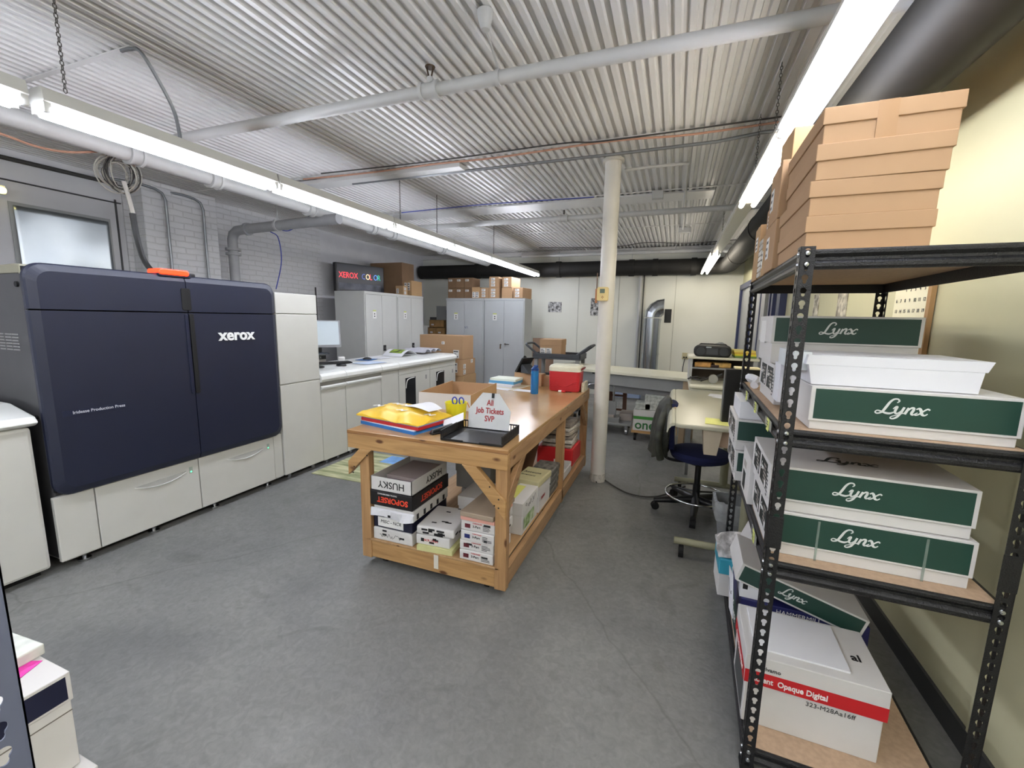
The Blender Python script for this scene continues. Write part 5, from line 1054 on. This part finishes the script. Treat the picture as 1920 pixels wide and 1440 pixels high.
cl2 = MB().box(0, .03, 0, .004, .0, .09).obj('torn_tape', mat('clear_tape', '#d8d3c6', .3), loc=(-1.27, 2.097, .09)); tag(cl2, 'torn clear tape hanging on the lower front rail', 'tape')

# ------------------------------------------------------------------ black boltless shelving unit on the right
SH = T('storage_shelf', 'tall black steel storage shelf with keyhole posts in the right foreground', 'shelf', (.335, 1.55, 0), R(-1.9))
SW, SD, SHT = .61, 1.22, 1.83
def flange(axis, sx, sy, Wd, Ht, rg=30, ang=0.0):
    """perforated strip, teardrop holes; axis 'x' or 'y' is the strip's width direction"""
    pitch = .0381; n_ = int(round(Ht/pitch)); p_ = Ht/n_; cxs = Wd/2; t = .0022; mb = MB()
    ang_ = sorted(set([2*PI*k/rg for k in range(rg)] + [math.atan2(s1*p_/2, s2*Wd/2) % (2*PI) for s1 in (-1, 1) for s2 in (-1, 1)]))
    def rad_hole(a):
        c, s = math.cos(a), math.sin(a); best = .003
        for (cy, r) in ((.0045, .0088), (-.003, .0052), (-.0085, .0050)):
            b = s*cy; disc = b*b-(cy*cy-r*r)
            if disc >= 0: best = max(best, b+math.sqrt(disc))
        return best
    def rad_rect(a):
        c, s = abs(math.cos(a)), abs(math.sin(a)); return min(Wd/2/c if c > 1e-9 else 9, p_/2/s if s > 1e-9 else 9)
    H_ = [(rad_hole(a)*math.cos(a), rad_hole(a)*math.sin(a)) for a in ang_]; Q = [(rad_rect(a)*math.cos(a), rad_rect(a)*math.sin(a)) for a in ang_]; k = len(ang_)
    def P(u, v, h): return (sx*u, sy*h, v) if axis == 'x' else (sx*h, sy*u, v)
    for c in range(n_):
        zc = (c+.5)*p_; vs = []
        for h in (0, t):
            vs += [P(cxs+a, zc+b, h) for a, b in H_]; vs += [P(cxs+a, zc+b, h) for a, b in Q]
        fs = []
        for i in range(k):
            j = (i+1) % k
            fs.append((i, j, k+j, k+i)); fs.append((2*k+i, 3*k+i, 3*k+j, 2*k+j)); fs.append((i, 2*k+i, 2*k+j, j))
        mb.add(vs, fs)
    # outer edges
    for u in (0, Wd):
        a = [P(u, 0, 0), P(u, 0, t), P(u, Ht, t), P(u, Ht, 0)]; mb.add(a, [(0, 1, 2, 3)])
    return mb
def post(x, y, sx, sy):
    a = flange('x', sx, sy, .039, SHT); b_ = flange('y', sx, sy, .039, SHT)
    a.add(b_.v, b_.f); o = a.obj('post', hammer, SH, loc=(x, y, 0))
    MB().box(min(0, sx*.041), max(0, sx*.041), min(-sy*.0018, 0), max(-sy*.0018, 0), .865, .975).box(min(0, -sx*.0018), max(0, -sx*.0018), min(0, sy*.041), max(0, sy*.041), .865, .975).obj('post_splice', hammer, o)
    MB().box(min(-sx*.003, sx*.042), max(-sx*.003, sx*.042), min(-sy*.003, sy*.042), max(-sy*.003, sy*.042), -.0, .02).obj('foot_cap', rubber, o)
    return o
post(0, 0, 1, 1); post(SW, 0, -1, 1); post(0, SD, 1, -1); post(SW, SD, -1, -1)
LV = [.088, .815, 1.268, 1.822]
_b = MB().lathe([(0, 0), (.0075, 0), (.006, .003), (0, .0045)], 14).obj('bolt', steel); BOLT = _b.data; bpy.data.objects.remove(_b)
bprof = [(0, 0), (-.006, -.001), (-.0085, -.006), (-.0085, -.014), (-.004, -.02), (-.001, -.024), (-.001, -.032), (-.006, -.036), (-.0105, -.041), (-.0105, -.051), (-.006, -.057), (0, -.059), (.003, -.059), (.003, 0)]
for z in LV:
    MB().prism([(.0135+a, z+b) for a, b in bprof], .004, SW-.004, 'x').obj('front_beam', hammer, SH)
    MB().prism([(SD-.0135-a, z+b) for a, b in bprof], .004, SW-.004, 'x').obj('back_beam', hammer, SH)
    MB().prism([(.0135+a, z+b) for a, b in bprof], .018, SD-.018, 'y').obj('side_beam', hammer, SH)
    MB().prism([(SW-.0135-a, z+b) for a, b in bprof], .018, SD-.018, 'y').obj('side_beam', hammer, SH)
    MB().box(.018, SW-.018, .018, SD-.018, z-.015, z).obj('shelf_board', shelfb, SH)
    for zz in (z-.012, z-.044):
        for (px, py, rt_) in ((.0195, 0, (R(90), 0, 0)), (SW-.0195, 0, (R(90), 0, 0)), (0, .0195, (0, R(-90), 0)), (0, SD-.0195, (0, R(-90), 0))):
            bo_ = bpy.data.objects.new('bolt', BOLT); C.objects.link(bo_); bo_.parent = SH; bo_.location = (px, py, zz); bo_.rotation_euler = rt_
# price strips and sticky notes on the left beams
for z, lst in ((LV[2], (.18, .52, .85)), (LV[1], (.22, .95))):
    for i, v in enumerate(lst):
        MB().box(-.0015, .0015, v-.03, v+.09, z-.045, z-.012).obj('ticket_holder', mat('clear_strip', '#9c9c98', .2), SH)
        o = MB().box(-.0035, -.0018, v, v+.045, z-.052, z-.008).obj('sticky_note', sticky, SH); o['label'] = 'yellow green sticky note'
        lines(o, ((-.0036, v+.045, z-.052), (0, -1, 0), (0, 0, 1)), .005, .04, .008, .038, 3, inkg, seed=int(v*10))
THs = R(-1.9); U_ = Vector((math.cos(THs), math.sin(THs), 0)); V_ = Vector((-math.sin(THs), math.cos(THs), 0))
def SL(u, v, z): return Vector((.335, 1.55, z))+U_*u+V_*v
def lynx(lab, u, v, z, w_, d_, h_, lh, rz=0, group='green and white paper boxes on the black shelf', front=True, logo=True, end=0, top=False, rot=None, logosz=None, bright=None):
    t = T('paper_box', lab, 'paper box', SL(u, v, z), THs+R(rz), group, rot)
    MB().box(.006, w_-.006, .006, d_-.006, 0, h_-.004).obj('box_base', card, t, .002); ld_ = MB().box(0, w_, 0, d_, h_-lh, h_).obj('lid', card, t, .002)
    fr = ((0, 0, 0), (1, 0, 0), (0, 0, 1)); g0, g1 = h_-lh+.008, h_-.008
    decal(ld_, 'green_panel', bright or lynxg, fr, .012, w_-.012, g0, g1, .0008)
    if logo:
        s = logosz or lh*.4; lynx_logo(ld_, fr, w_*.34 if w_ > .4 else w_*.3, (g0+g1)/2-s*.36, s, mat('logo_white', '#d3d6d4', .5))
    if top:
        fr2 = ((0, 0, h_), (1, 0, 0), (0, 1, 0)); lynx_logo(ld_, fr2, w_*.3, d_*.3, .06, lynxd)
    fl = ((0, d_, 0), (0, -1, 0), (0, 0, 1))
    if end:
        for k in range(2 if end > 1 else 1):
            a = d_*(.12+.42*k); b = a+d_*.34; y0, y1 = (h_-lh+.012, h_-.015)
            L_ = decal(ld_, 'end_label', lynxd, fl, a, b, y0, y1, .001); lynx_logo(L_, fl, a+.012, y0+(y1-y0)*.55, (y1-y0)*.22, label, lift=.002); lines(L_, fl, a+(b-a)*.5, b-.006, y0+.01, y1-.01, 5, cardg, seed=k+int(u*99))
            decal(L_, 'barcode', label, fl, b-.03, b-.01, y0+.004, y0+.026, .0016)
        lines(ld_, fl, d_*.9, d_*.98, h_*.2, h_*.8, 7, inkg, seed=3)
    return t
Z1, Z2, Z3, Z4 = [z+.0006 for z in LV]
# top shelf kraft boxes
KZ = Z4
for k in range(4):
    lidbox(['lowest', 'second from bottom', 'second from top', 'topmost'][k]+' lidded kraft box of the near stack on the black shelf', SL(.012+(.006 if k == 2 else .0)+(.014 if k == 3 else 0), .035-.004*(k == 2), KZ+.1005*k), THs+R([0, .4, -.5, .8][k]), .308+.004*k, .47, .1, .047, kraft, 'near stack of kraft boxes on the black shelf', skew=[0, 0, .004, .002][k], tapef=(k == 3))
carton('upper kraft box with white label behind the near stack', SL(-.0, .52, KZ+.2), THs, .28, .24, .22, kraft, 'taped kraft boxes on top of the shelf', [('left', .03, .1, .06, .15)])
carton('lower kraft box with white label behind the near stack', SL(-.0, .52, KZ), THs, .28, .24, .198, kraft, 'taped kraft boxes on top of the shelf', [('left', .03, .1, .06, .15)])
carton('small kraft box topmost of the stack behind the near one', SL(.03, .53, KZ+.421), THs+R(3), .2, .2, .12, krafty, 'taped kraft boxes on top of the shelf')
carton('kraft box third from the near end of the top shelf, lower', SL(.005, .78, KZ), THs, .25, .2, .19, krafty, 'taped kraft boxes on top of the shelf', [('left', .05, .12, .04, .12)])
carton('kraft box third from the near end of the top shelf, upper', SL(.02, .79, KZ+.192), THs, .22, .18, .13, kraft, 'taped kraft boxes on top of the shelf', [('left', .04, .1, .04, .1)])
carton('tan box at the far left corner of the top shelf', SL(.0, 1.0, KZ), THs, .2, .18, .27, krafty, 'taped kraft boxes on top of the shelf', [('left', .05, .12, .15, .22), ('front', .02, .1, .12, .2)])
o = MB()
rr = random.Random(6)
for k in range(7): o.slab(SL(.02, .985, KZ+.005+k*.026), V_*-1, Vector((0, 0, 1)), 0, .1, 0, .02, 0, .02)
tag(o.obj('plastic_wrap', mat('white_wrap', '#c9c6c0', .3)), 'white plastic wrap stack hanging at the edge of the top shelf', 'wrap')
# level 3 (second from top)
t = lynx('near green and white Lynx box on the upper middle shelf, under loose paper', .082, .045, Z3, .5, .34, .14, .112, bright=mat('lynx_green_b', '#1c4036', .45), logosz=.042)
pst = T('paper_stack', 'tall white loose paper stack on the near Lynx box, upper middle shelf', 'paper stack', SL(.085, .075, Z3+.142), THs)
MB().hexa([(0, 0, 0), (.405, 0, 0), (.405, .29, 0), (0, .29, 0)], [(-.012, 0, .062), (.412, 0, .062), (.412, .29, .062), (-.012, .29, .062)]).obj('paper_block', paper, pst)
MB().hexa([(-.02, .0, .0625), (.418, 0, .0625), (.418, .3, .0625), (-.02, .3, .0625)], [(-.015, 0, .093), (.43, 0, .093), (.43, .3, .093), (-.015, .3, .093)]).obj('paper_block', paper, pst)
MB().box(-.05, .0, .03, .29, .04, .1).obj('wrapper_flap', mat('ream_wrap_pale', '#cdd3d6', .5), pst)
t = lynx('large upper Lynx box behind the paper stack, upper middle shelf', .03, .55, Z3+.165, .5, .36, .2, .115, top=True, end=0, logosz=.042)
decal(t, 'end_label', label, ((0, .36, 0), (0, -1, 0), (0, 0, 1)), .06, .2, .08, .18); 
lynx('lower Lynx box with dark end labels, upper middle shelf', .045, .46, Z3, .46, .4, .163, .12, end=2, logo=False)
flat('paper_ream', 'pale wrapped ream standing at the near left of the upper middle shelf', 'paper ream', 0, 0, 0, .03, .12, .15, 0, paper); o = list(C.objects)[-1]; o.location = SL(.06, .42, Z3+.03); o.rotation_euler = (0, 0, THs)
scr = MB().tube([(0, 0, 0), (.02, .05, .02), (-.01, .1, .03), (.03, .12, .0), (.0, .15, .02)], .02, 8, smooth=4).obj('crumpled_paper', paper); scr.location = SL(.03, .9, Z3+.02); tag(scr, 'crumpled white paper behind the lower Lynx box end', 'paper')
# level 2
t = lynx('bottom near Lynx box on the lower middle shelf', .012, .07, Z2, .54, .4, .153, .115, end=2, logosz=.042, bright=mat('lynx_green_b', '#1c4036', .45))
MB().slab((0, 0, 0), (1, 0, 0), (0, 0, 1), .14, .147, .0, .14, .0012, .0018).slab((0, 0, 0), (1, 0, 0), (0, 0, 1), .42, .427, .0, .14, .0012, .0018).obj('clear_strap', mat('strap', '#8fa39a', .3, alpha=.4), t)
t = lynx('top near Lynx box on the lower middle shelf', .0, .075, Z2+.155, .54, .4, .155, .118, end=2, top=True, logosz=.042, bright=mat('lynx_green_b', '#1c4036', .45))
lynx('bottom far Lynx box on the lower middle shelf', -.035, .78, Z2, .48, .4, .153, .11, end=2, logo=False)
lynx('top far Lynx box on the lower middle shelf', -.045, .79, Z2+.155, .48, .4, .155, .11, end=2, logo=False)
o = MB().hexa([(0, 0, 0), (.4, 0, 0), (.4, .33, 0), (0, .33, 0)], [(.0, 0, .085), (.41, 0, .085), (.41, .33, .085), (.0, .33, .085)]).obj('paper_stack', paper); o.location = SL(-.03, .82, Z2+.312); o.rotation_euler = (0, 0, THs); tag(o, 'white paper stack on the far Lynx boxes, lower middle shelf', 'paper stack')
t = T('paper_box', 'narrow white box with black labels between the Lynx stacks', 'paper box', SL(-.004, .485, Z2), THs); MB().box(0, .3, 0, .25, 0, .2).obj('box_body', card, t, .002)
decal(t, 'end_label', lynxd, ((0, .25, 0), (0, -1, 0), (0, 0, 1)), .05, .13, .02, .1); decal(t, 'end_label', cardg, ((0, .25, 0), (0, -1, 0), (0, 0, 1)), .05, .13, .12, .15)
# bottom shelf
ap = T('paper_box', 'white box with red band and Accent Opaque Digital print on the bottom shelf', 'paper box', SL(.0, .118, Z1), THs+R(.0))
w_, d_, h_ = .43, .31, .287
MB().box(.004, w_-.004, .004, d_-.004, 0, h_-.02).obj('box_base', card, ap, .003)
ld_ = MB().box(-.002, w_+.004, -.003, d_+.002, .172, h_).obj('lid', card, ap, .003)
fr = ((0, -.0035, 0), (1, 0, 0), (0, 0, 1)); fl = ((-.0025, d_, 0), (0, -1, 0), (0, 0, 1))
decal(ld_, 'red_band', red, fr, -.001, w_+.003, .173, .226, .0008); decal(ld_, 'red_band', red, fl, 0, d_, .173, .222, .0008)
text(ld_, 'Accent  Opaque Digital', fr, .02, .188, .031, label, bold=.022, lift=.0014, sx=.82); text(ld_, 'Sylvamo', fr, .045, .238, .022, ink, bold=.004, sx=.95)
MB().slab(fr[0], fr[1], fr[2], .02, .04, .25, .258, .001, .0016).obj('brand_mark', ink, ld_)
text(ld_, 'Accent Opaque Digital', fl, .05, .186, .024, label, lift=.0014, bold=.01); decal(ap, 'end_label', inkg, ((0.003, d_, 0), (0, -1, 0), (0, 0, 1)), .05, .28, .02, .14, .0006)
text(ap, '323-M28Aa16ff', ((0, .003, 0), (1, 0, 0), (0, 0, 1)), .2, .142, .024, inkg, name='stamp_lettering')
text(ld_, 'al', ((0, 0, h_), (1, 0, 0), (0, 1, 0)), .355, .12, .05, ink, bold=.02, lift=.001)
MB().box(.03, .33, .04, .29, h_, h_+.007).obj('top_sheets', paper, ap)
hm = T('paper_box', 'navy blue HAMMERMILL box under the tilted Lynx box, bottom shelf', 'paper box', SL(.02, .50, Z1), THs)
nv = mat('hammermill_navy', '#23265e', .45); MB().box(0, .47, 0, .35, 0, .24).obj('box_base', card, hm, .003); MB().box(-.003, .473, -.003, .353, .15, .273).obj('lid', nv, hm, .003)
text(hm, 'HAMMERMILL', ((0, -.004, 0), (1, 0, 0), (0, 0, 1)), .135, .241, .028, label, lift=.0014, sx=1.0)
decal(hm, 'printed_panel', lynxg, ((-.001, .35, 0), (0, -1, 0), (0, 0, 1)), .02, .3, .02, .15, .001); lynx_logo(hm, ((-.002, .35, 0), (0, -1, 0), (0, 0, 1)), .08, .06, .055, label)
o = MB().box(0, .13, 0, .2, 0, .075).obj('paper_ream', paper); o.location = SL(.01, .51, Z1+.274); o.rotation_euler = (0, 0, THs); tag(o, 'white ream in folded wrapper on the navy HAMMERMILL box', 'paper ream')
decal(o, 'brand_mark', ink, FACE['front'](.13, .2, .075), .01, .03, .04, .065); 
o = MB().box(0, .003, -.0, .13, 0, .2).obj('note_sheet', paper); o.location = SL(-.01, .50, Z1+.16); o.rotation_euler = (R(-12), R(-3), THs+R(2)); tag(o, 'white handwritten sheet stuck at the left of the navy box', 'paper'); scribble(o, ((0, .13, 0), (0, -1, 0), (0, 0, 1)), .02, .08, .09, .07, inkg, seed=8, r=.0008)
tl = lynx('tilted Lynx box leaning on the navy box, bottom shelf', -.02, .475, .455, .495, .3, .092, .088, rot=Euler((0, R(16.5), THs)), logosz=.036, top=False)
te = T('paper_box', 'teal and white box at the far left end of the bottom shelf', 'paper box', SL(-.04, .93, Z1), THs+R(2))
MB().box(0, .25, 0, .24, 0, .14).obj('box_base', card, te, .003); MB().box(-.003, .253, -.003, .243, .13, .215).obj('lid', mat('teal', '#3a9db5', .4), te, .003)
mb = MB(); rr = random.Random(1); rings = []
for i in range(9): rings.append([(.0+.2*j/6+rr.uniform(-.008, .008), .02+.2*i/8, .02+.05*rr.random()+.03*math.sin(i)) for j in range(7)]+[(.2-.2*j/6, .02+.2*i/8, 0) for j in range(7)])
o = mb.loft(rings).obj('crumpled_wrapper', mat('crumple', '#b9b6b4', .6, var=.35, vs=30, col2='#dad8d6')); o.location = SL(-.05, .93, Z1+.218); o.rotation_euler = (R(-8), R(-6), THs); tag(o, 'crumpled printed wrapper on the teal box', 'wrapper')
for i, (u, v, an, hh) in enumerate(((.0, .88, 20, .36), (.06, .84, 24, .4), (.1, .9, 18, .42))):
    o = MB().box(0, .03, 0, .24, 0, .3).obj('leaning_ream', paper if i else card); o.location = SL(u+.02, v-.02+.02*i, Z1+.18+.02*i); o.rotation_euler = (0, R(an), THs+R(0)); tag(o, ['left leaning white ream', 'middle leaning white ream with dark label', 'right leaning white ream'][i]+' between the teal and tilted boxes', 'paper ream')
    if i: decal(o, 'end_label', lynxd, ((0, .24, 0), (0, -1, 0), (0, 0, 1)), .05, .16, .05, .12)
# ------------------------------------------------------------------ near left shelf post and boxes
bluegrey = mat('blue_grey_steel', '#656b80', .4, metal=.1, var=.03)
NS = T('storage_shelf', 'blue grey steel shelf post with keyholes at the lower left edge', 'shelf', (-.80, .25, 0))
a = flange('y', -1, -1, .052, 1.52); b_ = flange('x', -1, -1, .039, 1.52); a.add(b_.v, b_.f); a.obj('post', bluegrey, NS)
a = flange('y', -1, 1, .052, 1.52); a.obj('post', bluegrey, NS, loc=(0, -.9, 0))
for z in (.06, 1.45): MB().box(-.03, -.004, -.88, -.02, z, z+.05).obj('side_beam', bluegrey, NS, .003)
nb = mat('navy_band', '#171a35', .4)
pink = mat('pink_note', '#e83fae', .6, var=.01)
def nearbox(lab, x1, y1, z0, h_):
    """corner x1, y1 is the far right one; the banded face looks to +x"""
    t = T('paper_box', lab, 'paper box', (x1-.3, y1-.44, z0), 0, 'white and navy boxes at the lower left')
    MB().box(.004, .296, .004, .436, 0, h_-.006).obj('box_base', card, t, .002); l_ = MB().box(0, .3, 0, .44, h_-.078, h_).obj('lid', card, t, .002)
    fr = ((.3, 0, 0), (0, 1, 0), (0, 0, 1)); decal(l_, 'navy_band', nb, fr, .01, .43, h_-.07, h_-.008)
    decal(t, 'fold_line', mat('fold', '#77716a', .6), ((.296, 0, 0), (0, 1, 0), (0, 0, 1)), .004, .436, h_-.108, h_-.105)
    return t
nearbox('white box with navy band on its lid at the lower left behind the post', -1.367, .51, .435, .265)
nearbox('lower white navy banded box, only its corner visible at bottom left', -1.325, .52, .165, .265)
carton('plain white carton under the banded boxes at the lower left', (-1.7, .05, 0), 0, .38, .45, .16, card, None, (), tp=False)
o = MB().box(0, .13, 0, .13, 0, .001).obj('pink_note', pink, loc=(-1.535, .33, .7005), rot=(0, 0, R(25))); tag(o, 'bright pink sticky note on the white banded box', 'sticky note')
o = MB().box(0, .14, 0, .09, 0, .03).obj('wrapped_pad', mat('pad_lines', '#d3d7cf', .5, var=.1, vs=30), loc=(-1.63, .42, .701), rot=(0, 0, R(4)), bevel=.004); tag(o, 'white wrapped pad at the back of the white banded box', 'pad')
